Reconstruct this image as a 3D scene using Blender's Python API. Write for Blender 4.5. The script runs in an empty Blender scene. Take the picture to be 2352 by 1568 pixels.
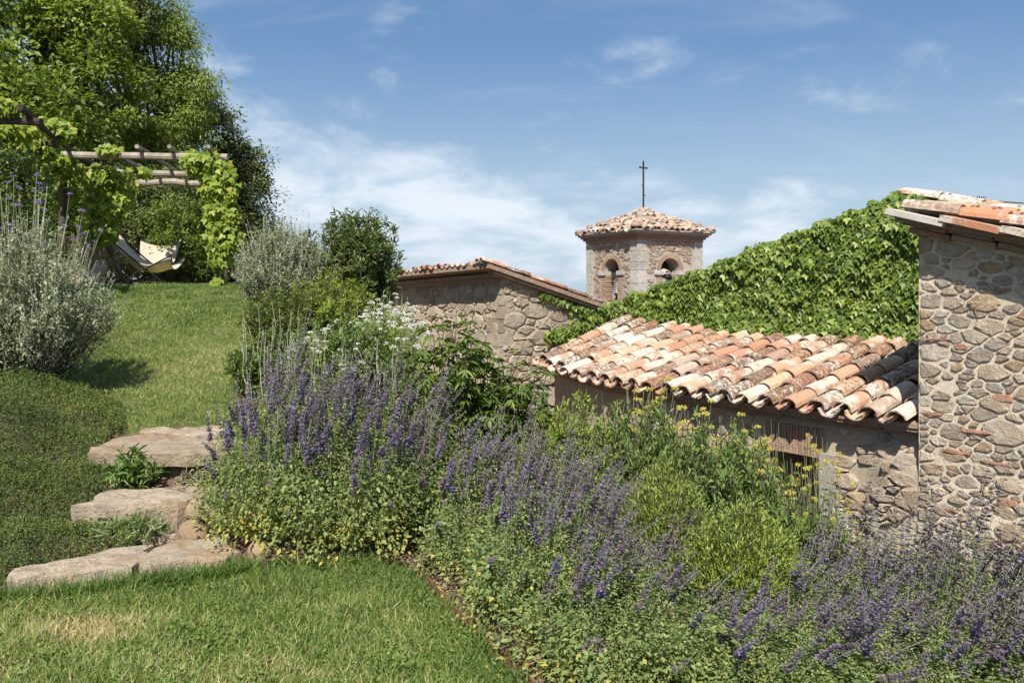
import bpy, math, random
import numpy as np
from mathutils import Vector, Matrix

sc = bpy.context.scene
random.seed(7)

# ------------------------------------------------------------------ camera, sky, sun, exposure
F = 1829.3          # focal length in units of a 2352 px wide picture
HORIZON = 670.0
EYE = 1.6
cam_data = bpy.data.cameras.new('camera')
cam_data.lens = 28.0
cam_data.sensor_width = 36.0
cam_data.shift_y = -(784.0 - HORIZON) / 2352.0
cam_data.clip_start = 0.05
cam_data.clip_end = 9000.0
cam = bpy.data.objects.new('camera', cam_data)
cam.location = (0, 0, EYE)
cam.rotation_euler = (math.radians(90), 0, 0)
sc.collection.objects.link(cam)
sc.camera = cam

SUN_EL = math.radians(49)
SUN_H = (0.17, 1.0)                                     # horizontal travel of the light
hl = math.hypot(*SUN_H)
LDIR = Vector((SUN_H[0] / hl * math.cos(SUN_EL), SUN_H[1] / hl * math.cos(SUN_EL), -math.sin(SUN_EL)))
sun_data = bpy.data.lights.new('sun', 'SUN')
sun_data.energy = 4.9
sun_data.angle = math.radians(0.53)
sun_data.color = (1.0, 0.95, 0.87)
sun = bpy.data.objects.new('sun', sun_data)
sun.rotation_euler = LDIR.to_track_quat('-Z', 'Y').to_euler()
sun.location = (0, -20, 30)
sc.collection.objects.link(sun)

world = bpy.data.worlds.new('World')
sc.world = world
world.use_nodes = True


def N(nt, typ, ins=None, **props):
    n = nt.nodes.new(typ)
    for k, v in props.items():
        setattr(n, k, v)
    for k, v in (ins or {}).items():
        s = n.inputs[k]
        if isinstance(v, bpy.types.NodeSocket):
            nt.links.new(v, s)
        else:
            s.default_value = v
    return n


def ramp(nt, fac, stops, interp='LINEAR'):
    n = nt.nodes.new('ShaderNodeValToRGB')
    cr = n.color_ramp
    cr.interpolation = interp
    while len(cr.elements) < len(stops):
        cr.elements.new(0.5)
    for e, (p, c) in zip(cr.elements, stops):
        e.position = p
        e.color = (c, c, c, 1) if isinstance(c, (int, float)) else (*c, 1)
    nt.links.new(fac, n.inputs['Fac'])
    return n.outputs['Color']


def math_n(nt, op, a, b=0.0, c=0.0, clamp=False):
    n = N(nt, 'ShaderNodeMath', {0: a, 1: b, 2: c}, operation=op)
    n.use_clamp = clamp
    return n.outputs[0]


def mix_c(nt, fac, a, b, blend='MIX'):
    n = nt.nodes.new('ShaderNodeMix')
    n.data_type = 'RGBA'
    n.blend_type = blend
    for k, v in ((0, fac), (6, a), (7, b)):
        if isinstance(v, bpy.types.NodeSocket):
            nt.links.new(v, n.inputs[k])
        else:
            n.inputs[k].default_value = v if k == 0 else (*v, 1)
    return n.outputs[2]


def build_sky():
    nt = world.node_tree
    nt.nodes.clear()
    sky = N(nt, 'ShaderNodeTexSky', sky_type='NISHITA')
    sky.sun_disc = False
    sky.sun_elevation = SUN_EL
    sky.sun_rotation = math.atan2(-SUN_H[0], -SUN_H[1])
    sky.altitude = 300
    sky.air_density = 1.0
    sky.dust_density = 0.9
    sky.ozone_density = 2.2
    tc = N(nt, 'ShaderNodeTexCoord')
    d = tc.outputs['Generated']
    sep = N(nt, 'ShaderNodeSeparateXYZ', {0: d})
    # cloud deck: direction projected on a flat layer above the place
    zz = math_n(nt, 'ADD', math_n(nt, 'MAXIMUM', sep.outputs[2], 0.0), 0.30)
    u = math_n(nt, 'DIVIDE', sep.outputs[0], zz)
    v = math_n(nt, 'DIVIDE', sep.outputs[1], zz)
    uv = N(nt, 'ShaderNodeCombineXYZ', {0: u, 1: v, 2: 0.37}).outputs[0]
    big = N(nt, 'ShaderNodeTexNoise', {'Vector': N(nt, 'ShaderNodeMapping', {0: uv, 'Location': (6.95, 0.42, 0), 'Scale': (0.9, 0.8, 1)}).outputs[0],
                                       'Scale': 0.95, 'Detail': 3.0, 'Roughness': 0.5, 'Distortion': 0.3})
    fine = N(nt, 'ShaderNodeTexNoise', {'Vector': N(nt, 'ShaderNodeMapping', {0: uv, 'Rotation': (0, 0, 0.5), 'Scale': (1.0, 1.1, 1)}).outputs[0],
                                        'Scale': 3.2, 'Detail': 10.0, 'Roughness': 0.6, 'Distortion': 0.35})
    wisp = N(nt, 'ShaderNodeTexNoise', {'Vector': N(nt, 'ShaderNodeMapping', {0: uv, 'Rotation': (0, 0, -0.9), 'Scale': (0.55, 1.5, 1)}).outputs[0],
                                        'Scale': 2.2, 'Detail': 8.0, 'Roughness': 0.6, 'Distortion': 0.6})
    a = math_n(nt, 'ADD', math_n(nt, 'MULTIPLY', big.outputs['Fac'], 1.25), math_n(nt, 'MULTIPLY', fine.outputs['Fac'], 0.75))
    m1 = N(nt, 'ShaderNodeMapRange', {'Value': a, 'From Min': 0.97, 'From Max': 1.28, 'To Min': 0.0, 'To Max': 0.8}, interpolation_type='SMOOTHSTEP').outputs[0]
    m2 = N(nt, 'ShaderNodeMapRange', {'Value': wisp.outputs['Fac'], 'From Min': 0.5, 'From Max': 0.85, 'To Min': 0.0, 'To Max': 0.3}, interpolation_type='SMOOTHSTEP').outputs[0]
    m = math_n(nt, 'MAXIMUM', m1, m2)
    # pale haze low over the horizon, all round
    hz = N(nt, 'ShaderNodeMapRange', {'Value': sep.outputs[2], 'From Min': 0.0, 'From Max': 0.32, 'To Min': 0.75, 'To Max': 0.0}, interpolation_type='SMOOTHSTEP').outputs[0]
    base = mix_c(nt, 0.6, sky.outputs[0], (0.85, 1.95, 3.75))
    hazed = mix_c(nt, hz, base, (4.2, 5.15, 5.95))
    col = mix_c(nt, m, hazed, (6.6, 7.1, 7.6))
    bg = N(nt, 'ShaderNodeBackground', {'Color': col, 'Strength': 0.09})
    out = N(nt, 'ShaderNodeOutputWorld', {'Surface': bg.outputs[0]})


build_sky()
sc.view_settings.view_transform = 'Standard'
sc.view_settings.look = 'None'
sc.view_settings.exposure = 0.62
sc.view_settings.gamma = 1.0
sc.view_settings.use_curve_mapping = False
sc.render.engine = 'CYCLES'
sc.cycles.max_bounces = 6
sc.cycles.diffuse_bounces = 3
sc.cycles.glossy_bounces = 2
sc.cycles.transmission_bounces = 4
sc.cycles.transparent_max_bounces = 6
sc.cycles.use_adaptive_sampling = True
sc.cycles.use_denoising = True

COL = sc.collection


# ------------------------------------------------------------------ helpers
def X(px, y):
    return (px - 1176.0) / F * y


def Z(py, y):
    return EYE + (HORIZON - py) / F * y


def at(px, py, y):
    return np.array((X(px, y), y, Z(py, y)))


def sstep(a, b, x):
    t = np.clip((np.asarray(x, float) - a) / (b - a), 0, 1)
    return t * t * (3 - 2 * t)


def vnoise(x, y, seed=0):
    """smooth value noise in -1..1"""
    x = np.asarray(x, float)
    y = np.asarray(y, float)
    xi = np.floor(x).astype(np.int64)
    yi = np.floor(y).astype(np.int64)
    xf = x - xi
    yf = y - yi

    def h(a, b):
        n = (a * 374761393 + b * 668265263 + seed * 1442695041) & 0x7fffffff
        n = ((n ^ (n >> 13)) * 1274126177) & 0x7fffffff
        return ((n ^ (n >> 16)) & 0xffff) / 32767.5 - 1.0
    u = xf * xf * (3 - 2 * xf)
    v = yf * yf * (3 - 2 * yf)
    return (h(xi, yi) * (1 - u) + h(xi + 1, yi) * u) * (1 - v) + (h(xi, yi + 1) * (1 - u) + h(xi + 1, yi + 1) * u) * v


def fbm(x, y, seed=0, o=3):
    s, a = 0, 1.0
    for k in range(o):
        s = s + a * vnoise(np.asarray(x) * 2 ** k, np.asarray(y) * 2 ** k, seed + 17 * k)
        a *= 0.5
    return s / (2 - 2 ** (1 - o))


def unit(v):
    return v / np.maximum(np.linalg.norm(v, axis=-1, keepdims=True), 1e-9)


def link(o, parent=None):
    COL.objects.link(o)
    if parent is not None:
        o.parent = parent
    return o


def fast_mesh(name, verts, tris, rnd=None, mat=None, smooth=False):
    me = bpy.data.meshes.new(name)
    verts = np.asarray(verts, np.float32).reshape(-1, 3)
    tris = np.asarray(tris, np.int32).reshape(-1, 3)
    me.vertices.add(len(verts))
    me.vertices.foreach_set('co', verts.ravel())
    me.loops.add(tris.size)
    me.loops.foreach_set('vertex_index', tris.ravel())
    me.polygons.add(len(tris))
    me.polygons.foreach_set('loop_start', np.arange(0, tris.size, 3, dtype=np.int32))
    me.polygons.foreach_set('loop_total', np.full(len(tris), 3, np.int32))
    if smooth:
        me.polygons.foreach_set('use_smooth', np.ones(len(tris), bool))
    if rnd is not None:
        at_ = me.attributes.new('rnd', 'FLOAT', 'POINT')
        at_.data.foreach_set('value', np.asarray(rnd, np.float32).ravel())
    me.update(calc_edges=True)
    if mat:
        me.materials.append(mat)
    return me


def poly_mesh(name, verts, faces, mat=None, smooth=False):
    me = bpy.data.meshes.new(name)
    me.from_pydata([tuple(map(float, v)) for v in verts], [], [tuple(int(i) for i in f) for f in faces])
    if smooth:
        me.polygons.foreach_set('use_smooth', np.ones(len(me.polygons), bool))
    me.update()
    if mat:
        me.materials.append(mat)
    return me


def obj(name, me, parent=None, loc=None, mat4=None):
    o = bpy.data.objects.new(name, me)
    if mat4 is not None:
        o.matrix_basis = mat4
    elif loc is not None:
        o.location = loc
    return link(o, parent)


def tag(o, label=None, cat=None, group=None, kind=None):
    if label:
        o['label'] = label
    if cat:
        o['category'] = cat
    if group:
        o['group'] = group
    if kind:
        o['kind'] = kind
    return o


def thing(name, label, cat, loc=(0, 0, 0), rz=0.0, group=None):
    o = bpy.data.objects.new(name, None)
    o.empty_display_size = 0.2
    o.location = loc
    o.rotation_euler = (0, 0, rz)
    link(o)
    return tag(o, label, cat, group)


def box_geo(x0, x1, y0, y1, z0, z1):
    v = [(x0, y0, z0), (x1, y0, z0), (x1, y1, z0), (x0, y1, z0), (x0, y0, z1), (x1, y0, z1), (x1, y1, z1), (x0, y1, z1)]
    f = [(0, 3, 2, 1), (4, 5, 6, 7), (0, 1, 5, 4), (1, 2, 6, 5), (2, 3, 7, 6), (3, 0, 4, 7)]
    return v, f


def join_geo(parts):
    V, Fc, o = [], [], 0
    for v, f in parts:
        V += list(v)
        Fc += [tuple(i + o for i in q) for q in f]
        o += len(v)
    return V, Fc


def tubes(P, R, S=5):
    """P (n,K,3), R (n,K): tapered tubes -> verts, tris"""
    P = np.asarray(P, float)
    R = np.asarray(R, float)
    n, K, _ = P.shape
    T = np.gradient(P, axis=1)
    T = unit(T)
    ref = np.where(np.abs(T[..., 2:3]) > 0.9, np.array((1.0, 0, 0)), np.array((0, 0, 1.0)))
    A = unit(np.cross(T, ref))
    B = np.cross(T, A)
    ang = np.arange(S) / S * 2 * np.pi
    ring = (A[:, :, None, :] * np.cos(ang)[:, None] + B[:, :, None, :] * np.sin(ang)[:, None]) * R[:, :, None, None]
    V = (P[:, :, None, :] + ring).reshape(-1, 3)
    base = (np.arange(n) * K * S)[:, None, None] + (np.arange(K - 1) * S)[None, :, None] + np.arange(S)[None, None, :]
    nxt = (np.arange(n) * K * S)[:, None, None] + (np.arange(K - 1) * S)[None, :, None] + ((np.arange(S) + 1) % S)[None, None, :]
    t1 = np.stack([base, nxt, nxt + S], -1).reshape(-1, 3)
    t2 = np.stack([base, nxt + S, base + S], -1).reshape(-1, 3)
    return V, np.concatenate([t1, t2])


def tube_obj(name, pts, radii, mat, parent=None, S=7, caps=True):
    V, T = tubes(np.array([pts]), np.array([radii]), S)
    V = list(map(tuple, V))
    T = [tuple(t) for t in T]
    if caps:
        K = len(pts)
        T.append(tuple(range(S - 1, -1, -1)))
        T.append(tuple((K - 1) * S + i for i in range(S)))
    return obj(name, poly_mesh(name, V, T, mat, smooth=False), parent)


# leaf templates: (along, across, out) per vertex and triangles
TEMPL = {
    'rhomb': (np.array([(0, 0, 0), (.42, .5, .10), (1, 0, -.10), (.42, -.5, .10)]), np.array([(0, 1, 2), (0, 2, 3)])),
    'oval': (np.array([(0, 0, 0), (.25, .42, .07), (.65, .42, .05), (1, 0, -.14), (.65, -.42, .05), (.25, -.42, .07)]),
             np.array([(0, 1, 2), (0, 2, 3), (0, 3, 4), (0, 4, 5)])),
    'ivy': (np.array([(0, 0, 0), (.02, .34, .02), (.36, .60, -.02), (.48, .26, .06), (1, 0, -.16), (.48, -.26, .06), (.36, -.60, -.02), (.02, -.34, .02)]),
            np.array([(0, 1, 2), (0, 2, 3), (0, 3, 4), (0, 4, 5), (0, 5, 6), (0, 6, 7)])),
    'blade': (np.array([(0, -.5, 0), (0, .5, 0), (.55, .36, .10), (.55, -.36, .10), (1, 0, .38)]), np.array([(0, 1, 2), (0, 2, 3), (3, 2, 4)])),
    'tri': (np.array([(0, -.5, 0), (0, .5, 0), (1, 0, 0.1)]), np.array([(0, 1, 2)])),
}


def leaf_geo(P, A, Nn, L, W, kind, rnd):
    tv, tt = TEMPL[kind]
    n = len(P)
    A = unit(A)
    B = unit(np.cross(Nn, A) + 1e-6)
    C = np.cross(A, B)
    L = np.broadcast_to(np.asarray(L, float), (n,))
    W = np.broadcast_to(np.asarray(W, float), (n,))
    V = (P[:, None, :] + (L[:, None] * tv[:, 0])[..., None] * A[:, None, :]
         + (W[:, None] * tv[:, 1])[..., None] * B[:, None, :] + (L[:, None] * tv[:, 2])[..., None] * C[:, None, :])
    T = tt[None] + (np.arange(n) * len(tv))[:, None, None]
    return V.reshape(-1, 3), T.reshape(-1, 3), np.repeat(rnd, len(tv))


def cat_geo(gs):
    V, T, R, o = [], [], [], 0
    for v, t, r in gs:
        V.append(v)
        T.append(t + o)
        R.append(r)
        o += len(v)
    return np.concatenate(V), np.concatenate(T), np.concatenate(R)


def leaf_mesh(name, gs, mat):
    V, T, R = cat_geo(gs)
    return fast_mesh(name, V, T, R, mat)


def rdir(r, n, up=0.0):
    v = r.normal(size=(n, 3))
    v[:, 2] += up
    return unit(v)


# ------------------------------------------------------------------ materials
def new_mat(name):
    m = bpy.data.materials.new(name)
    m.use_nodes = True
    m.node_tree.nodes.clear()
    return m, m.node_tree


def leaf_mat(name, stops, trans=0.38, rough=0.45, tint=(1.15, 1.2, 0.55), spec=0.35, sat=1.0):
    m, nt = new_mat(name)
    a = N(nt, 'ShaderNodeAttribute', attribute_name='rnd')
    c = ramp(nt, a.outputs['Fac'], stops)
    p = N(nt, 'ShaderNodeBsdfPrincipled', {'Base Color': c, 'Roughness': rough, 'Specular IOR Level': spec})
    t = N(nt, 'ShaderNodeBsdfTranslucent', {'Color': mix_c(nt, 1.0, c, tint, 'MULTIPLY')})
    mx = N(nt, 'ShaderNodeMixShader', {0: trans, 1: p.outputs[0], 2: t.outputs[0]})
    N(nt, 'ShaderNodeOutputMaterial', {0: mx.outputs[0]})
    return m


def obj_coords(nt):
    """object coordinates shifted by the object's random number, so that pieces which share a mesh differ"""
    oi = N(nt, 'ShaderNodeObjectInfo')
    tc = N(nt, 'ShaderNodeTexCoord')
    off = math_n(nt, 'MULTIPLY', oi.outputs['Random'], 61.0)
    v = N(nt, 'ShaderNodeVectorMath', {0: tc.outputs['Object'], 1: N(nt, 'ShaderNodeCombineXYZ', {0: off, 1: off, 2: off}).outputs[0]}, operation='ADD')
    return oi.outputs['Random'], v.outputs[0]


def world_pos(nt):
    return N(nt, 'ShaderNodeNewGeometry').outputs['Position']


def finish(nt, col, rough=0.9, height=None, bump=0.4, dist=0.01, spec=0.2, metal=0.0):
    ins = {'Base Color': col, 'Roughness': rough, 'Specular IOR Level': spec, 'Metallic': metal}
    if height is not None:
        ins['Normal'] = N(nt, 'ShaderNodeBump', {'Strength': bump, 'Distance': dist, 'Height': height}).outputs[0]
    p = N(nt, 'ShaderNodeBsdfPrincipled', ins)
    N(nt, 'ShaderNodeOutputMaterial', {0: p.outputs[0]})


def stone_mat(name, stops, grain=(0.75, 1.2), lichen=0.0, lichen_col=(0.5, 0.48, 0.42), scale=1.0, bump=0.7, rust=0.0):
    m, nt = new_mat(name)
    rnd, _ = obj_coords(nt)
    pos = world_pos(nt)
    base = ramp(nt, rnd, stops)
    n1 = N(nt, 'ShaderNodeTexNoise', {'Vector': pos, 'Scale': 9.0 * scale, 'Detail': 6.0, 'Roughness': 0.65}).outputs['Fac']
    n2 = N(nt, 'ShaderNodeTexNoise', {'Vector': pos, 'Scale': 55.0 * scale, 'Detail': 5.0, 'Roughness': 0.7}).outputs['Fac']
    g = ramp(nt, math_n(nt, 'ADD', math_n(nt, 'MULTIPLY', n1, 0.6), math_n(nt, 'MULTIPLY', n2, 0.4)), [(0.32, grain[0]), (0.68, grain[1])])
    c = mix_c(nt, 1.0, base, g, 'MULTIPLY')
    if rust:
        n4 = N(nt, 'ShaderNodeTexNoise', {'Vector': pos, 'Scale': 5.0 * scale, 'Detail': 4.0}).outputs['Fac']
        c = mix_c(nt, math_n(nt, 'MULTIPLY', ramp(nt, n4, [(0.5, 0.0), (0.66, 1.0)]), rust), c, (0.34, 0.2, 0.09))
    if lichen:
        n3 = N(nt, 'ShaderNodeTexNoise', {'Vector': pos, 'Scale': 22.0 * scale, 'Detail': 7.0, 'Roughness': 0.7}).outputs['Fac']
        c = mix_c(nt, math_n(nt, 'MULTIPLY', ramp(nt, n3, [(0.52, 0.0), (0.62, 1.0)]), lichen), c, lichen_col)
    h = math_n(nt, 'ADD', n1, math_n(nt, 'MULTIPLY', n2, 0.7))
    finish(nt, c, 0.92, h, bump * 1.3, 0.03 / scale)
    return m


def mortar_mat(name, col, dark, scale=1.0, stain=0.5):
    m, nt = new_mat(name)
    pos = world_pos(nt)
    n1 = N(nt, 'ShaderNodeTexNoise', {'Vector': pos, 'Scale': 3.0 * scale, 'Detail': 6.0, 'Roughness': 0.6}).outputs['Fac']
    n2 = N(nt, 'ShaderNodeTexNoise', {'Vector': pos, 'Scale': 40.0 * scale, 'Detail': 6.0, 'Roughness': 0.75}).outputs['Fac']
    c = mix_c(nt, ramp(nt, n1, [(0.4, 0.0), (0.66, stain)]), col, dark)
    c = mix_c(nt, 1.0, c, ramp(nt, n2, [(0.3, 0.72), (0.7, 1.18)]), 'MULTIPLY')
    finish(nt, c, 0.95, math_n(nt, 'ADD', n1, math_n(nt, 'MULTIPLY', n2, 0.45)), 0.7, 0.02)
    return m


def tile_mat(name, white=0.6, dark=0.5, fade=0.0):
    m, nt = new_mat(name)
    rnd, v = obj_coords(nt)
    base = ramp(nt, rnd, [(0.0, (0.40, 0.15, 0.075)), (0.22, (0.46, 0.21, 0.11)), (0.45, (0.50, 0.27, 0.15)), (0.66, (0.56, 0.40, 0.23)),
                          (0.80, (0.36, 0.18, 0.11)), (0.9, (0.46, 0.40, 0.32)), (1.0, (0.30, 0.17, 0.11))])
    base = mix_c(nt, fade, base, (.43, .32, .25))
    n1 = N(nt, 'ShaderNodeTexNoise', {'Vector': v, 'Scale': 7.0, 'Detail': 7.0, 'Roughness': 0.68}).outputs['Fac']
    n2 = N(nt, 'ShaderNodeTexNoise', {'Vector': v, 'Scale': 26.0, 'Detail': 6.0, 'Roughness': 0.7}).outputs['Fac']
    r2 = math_n(nt, 'FRACT', math_n(nt, 'MULTIPLY', rnd, 37.7))
    wn = N(nt, 'ShaderNodeTexNoise', {'Vector': world_pos(nt), 'Scale': 1.6, 'Detail': 3.0}).outputs['Fac']
    th = math_n(nt, 'ADD', math_n(nt, 'ADD', n1, math_n(nt, 'MULTIPLY', math_n(nt, 'SUBTRACT', r2, 0.5), 0.24)), math_n(nt, 'MULTIPLY', math_n(nt, 'SUBTRACT', wn, 0.47), 0.75))
    c = mix_c(nt, 1.0, base, ramp(nt, n2, [(0.3, 0.78), (0.7, 1.15)]), 'MULTIPLY')
    c = mix_c(nt, math_n(nt, 'MULTIPLY', ramp(nt, th, [(0.5, 0.0), (0.62, 1.0)]), white), c, (0.58, 0.53, 0.455))
    r3 = math_n(nt, 'FRACT', math_n(nt, 'MULTIPLY', rnd, 91.3))
    th2 = math_n(nt, 'ADD', n2, math_n(nt, 'MULTIPLY', math_n(nt, 'SUBTRACT', r3, 0.5), 0.3))
    c = mix_c(nt, math_n(nt, 'MULTIPLY', ramp(nt, th2, [(0.55, 0.0), (0.64, 1.0)]), dark), c, (0.13, 0.085, 0.06))
    finish(nt, c, 0.88, math_n(nt, 'ADD', n1, math_n(nt, 'MULTIPLY', n2, 0.6)), 0.5, 0.012)
    return m


def plain_mat(name, col, rough=0.6, metal=0.0, noise=0.25, scale=12.0, bump=0.3, spec=0.3):
    m, nt = new_mat(name)
    pos = world_pos(nt)
    n = N(nt, 'ShaderNodeTexNoise', {'Vector': pos, 'Scale': scale, 'Detail': 6.0, 'Roughness': 0.65}).outputs['Fac']
    c = mix_c(nt, 1.0, col, ramp(nt, n, [(0.3, 1 - noise), (0.7, 1 + noise)]), 'MULTIPLY')
    finish(nt, c, rough, n, bump, 0.01, spec, metal)
    return m


def bark_mat(name, c0, c1, scale=14.0):
    m, nt = new_mat(name)
    tc = N(nt, 'ShaderNodeTexCoord')
    mp = N(nt, 'ShaderNodeMapping', {0: tc.outputs['Object'], 'Scale': (1, 1, 0.25)}).outputs[0]
    n = N(nt, 'ShaderNodeTexNoise', {'Vector': mp, 'Scale': scale, 'Detail': 7.0, 'Roughness': 0.7}).outputs['Fac']
    finish(nt, ramp(nt, n, [(0.35, c0), (0.65, c1)]), 0.95, n, 0.8, 0.02)
    return m


M = {}
M['wall_stone'] = stone_mat('wall_stone', [(0, (.36, .27, .18)), (.15, (.55, .455, .34)), (.32, (.30, .25, .205)), (.5, (.52, .44, .35)), (.66, (.40, .285, .17)), (.8, (.58, .50, .40)), (.9, (.42, .385, .34)), (1, (.34, .25, .175))],
                            grain=(0.55, 1.25), lichen=0.55, lichen_col=(.52, .475, .40), rust=0.35)
M['brick'] = stone_mat('brick', [(0, (.42, .20, .12)), (.5, (.46, .25, .16)), (1, (.36, .18, .12))], grain=(.7, 1.2), lichen=0.35, lichen_col=(.48, .42, .35))
M['mortar'] = mortar_mat('mortar', (.58, .50, .395), (.46, .385, .295))
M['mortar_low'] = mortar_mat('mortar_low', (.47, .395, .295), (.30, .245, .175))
M['barn_stone'] = stone_mat('barn_stone', [(0, (.38, .315, .23)), (.3, (.50, .42, .315)), (.6, (.34, .275, .20)), (.8, (.54, .455, .335)), (1, (.43, .37, .29))],
                            grain=(.6, 1.2), lichen=0.3, rust=0.25)
M['barn_mortar'] = mortar_mat('barn_mortar', (.49, .415, .315), (.40, .335, .25))
M['tower_stone'] = stone_mat('tower_stone', [(0, (.50, .465, .405)), (.5, (.58, .545, .485)), (1, (.46, .425, .37))], grain=(.68, 1.15), lichen=.4, lichen_col=(.27, .25, .22), scale=.6)
M['tower_rubble'] = stone_mat('tower_rubble', [(0, (.40, .31, .24)), (.3, (.46, .40, .33)), (.5, (.42, .25, .165)), (.75, (.34, .29, .235)), (1, (.45, .30, .20))], grain=(.65, 1.2), lichen=.3, scale=.6)
M['tower_brick'] = stone_mat('tower_brick', [(0, (.43, .26, .17)), (.5, (.48, .33, .23)), (1, (.40, .29, .21))], grain=(.7, 1.15), lichen=.25, scale=.6)
M['tower_mortar'] = mortar_mat('tower_mortar', (.44, .385, .32), (.29, .255, .215), scale=.7)
M['tile'] = tile_mat('tile', 0.76, 0.9, 0.3)
M['tile_pale'] = tile_mat('tile_pale', 0.85, 0.6, 0.15)
M['tile_old'] = tile_mat('tile_old', 0.62, 0.95, 0.7)
M['eave_brick'] = stone_mat('eave_brick', [(0, (.30, .19, .13)), (.5, (.36, .25, .18)), (1, (.28, .20, .15))], grain=(.7, 1.2), lichen=.3)
M['dark_wood'] = bark_mat('dark_wood', (.035, .025, .02), (.09, .07, .055))
M['pole_wood'] = bark_mat('pole_wood', (.20, .16, .125), (.40, .345, .285), 9)
M['bark'] = bark_mat('bark', (.05, .038, .028), (.13, .10, .075))
M['iron'] = plain_mat('iron', (.06, .045, .04), .7, .3)
M['bronze'] = plain_mat('bronze', (.20, .21, .19), .55, .5, .25, 6)
M['bronze_green'] = plain_mat('bronze_green', (.22, .26, .21), .6, .3, .25, 6)
M['slab'] = stone_mat('slab', [(0, (.46, .365, .265)), (.5, (.52, .425, .32)), (1, (.42, .33, .235))], grain=(.5, 1.18), lichen=.6, lichen_col=(.25, .205, .155), rust=.5)
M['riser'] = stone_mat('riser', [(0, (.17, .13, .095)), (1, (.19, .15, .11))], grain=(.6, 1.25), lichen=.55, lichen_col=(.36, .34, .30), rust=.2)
M['cobble'] = stone_mat('cobble', [(0, (.36, .26, .16)), (.5, (.42, .32, .21)), (1, (.33, .22, .13))], grain=(.65, 1.15), lichen=.25, lichen_col=(.25, .2, .15))
def canvas_mat():
    m, nt = new_mat('canvas')
    n = N(nt, 'ShaderNodeTexNoise', {'Vector': world_pos(nt), 'Scale': 9.0, 'Detail': 5.0}).outputs['Fac']
    c = ramp(nt, n, [(.3, (.66, .60, .47)), (.7, (.76, .71, .58))])
    p = N(nt, 'ShaderNodeBsdfPrincipled', {'Base Color': c, 'Roughness': .85, 'Specular IOR Level': .1})
    t = N(nt, 'ShaderNodeBsdfTranslucent', {'Color': mix_c(nt, 1.0, c, (1.0, .9, .68), 'MULTIPLY')})
    N(nt, 'ShaderNodeOutputMaterial', {0: N(nt, 'ShaderNodeMixShader', {0: .42, 1: p.outputs[0], 2: t.outputs[0]}).outputs[0]})
    return m


M['canvas'] = canvas_mat()
M['black_rod'] = plain_mat('black_rod', (.02, .02, .02), .4, .4)
M['corten'] = plain_mat('corten', (.17, .07, .04), .85, .1, .4, 20)
M['lead'] = plain_mat('lead', (.40, .38, .36), .7, .2, .2, 8)
M['gutter_wood'] = plain_mat('gutter_wood', (.50, .46, .40), .85, 0, .2, 10)

M['catmint_leaf'] = leaf_mat('catmint_leaf', [(0, (.10, .15, .05)), (.45, (.205, .265, .085)), (.8, (.32, .375, .135)), (.92, (.35, .36, .10)), (1, (.48, .40, .09))], .36, .6)
M['catmint_flower'] = leaf_mat('catmint_flower', [(0, (.13, .09, .12)), (.35, (.26, .19, .225)), (.62, (.165, .12, .215)), (.88, (.13, .105, .31)), (1, (.34, .275, .36))], .25, .7, tint=(1, .95, 1.1))
M['catmint_stem'] = plain_mat('catmint_stem', (.26, .29, .16), .8)
M['rosemary'] = leaf_mat('rosemary', [(0, (.15, .23, .035)), (.5, (.36, .46, .085)), (1, (.54, .62, .17))], .45, .5)
M['silver_leaf'] = leaf_mat('silver_leaf', [(0, (.16, .20, .10)), (.5, (.33, .37, .22)), (1, (.52, .54, .39))], .32, .7, tint=(1, 1.05, .8))
M['silver_stem'] = plain_mat('silver_stem', (.50, .49, .41), .85)
M['thyme'] = leaf_mat('thyme', [(0, (.06, .085, .022)), (.4, (.125, .18, .045)), (.7, (.21, .265, .065)), (1, (.36, .24, .07))], .3, .6)
M['grass'] = leaf_mat('grass', [(0, (.08, .135, .03)), (.3, (.165, .25, .05)), (.55, (.28, .35, .095)), (.78, (.47, .43, .20)), (1, (.62, .50, .30))], .38, .55, tint=(1.05, 1.05, .6))
M['ivy_leaf'] = leaf_mat('ivy_leaf', [(0, (.055, .10, .016)), (.45, (.14, .21, .032)), (.85, (.28, .35, .07)), (1, (.42, .47, .13))], .32, .45, spec=.35)
M['vine_leaf'] = leaf_mat('vine_leaf', [(0, (.13, .21, .03)), (.5, (.26, .345, .05)), (.85, (.40, .44, .07)), (1, (.50, .44, .08))], .45, .45)
M['tree_leaf'] = leaf_mat('tree_leaf', [(0, (.09, .14, .022)), (.5, (.205, .275, .05)), (1, (.36, .43, .10))], .42, .5)
M['acacia_leaf'] = leaf_mat('acacia_leaf', [(0, (.14, .20, .04)), (.5, (.26, .335, .08)), (1, (.38, .46, .13))], .42, .5)
M['oak_leaf'] = leaf_mat('oak_leaf', [(0, (.065, .09, .03)), (.5, (.135, .17, .06)), (1, (.24, .275, .11))], .25, .5)
M['hedge_leaf'] = leaf_mat('hedge_leaf', [(0, (.07, .11, .018)), (.5, (.15, .21, .035)), (1, (.27, .34, .065))], .35, .5)
M['laurel_leaf'] = leaf_mat('laurel_leaf', [(0, (.075, .12, .035)), (.5, (.155, .215, .07)), (.9, (.26, .32, .11)), (1, (.32, .15, .08))], .3, .4)
M['vitex_leaf'] = leaf_mat('vitex_leaf', [(0, (.08, .13, .025)), (.6, (.15, .22, .045)), (1, (.25, .32, .08))], .38, .45)
M['fennel_leaf'] = leaf_mat('fennel_leaf', [(0, (.14, .20, .03)), (.5, (.29, .37, .06)), (1, (.44, .48, .10))], .35, .6)
M['yarrow_leaf'] = leaf_mat('yarrow_leaf', [(0, (.10, .165, .045)), (.5, (.165, .24, .06)), (1, (.26, .32, .085))], .3, .6)
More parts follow.
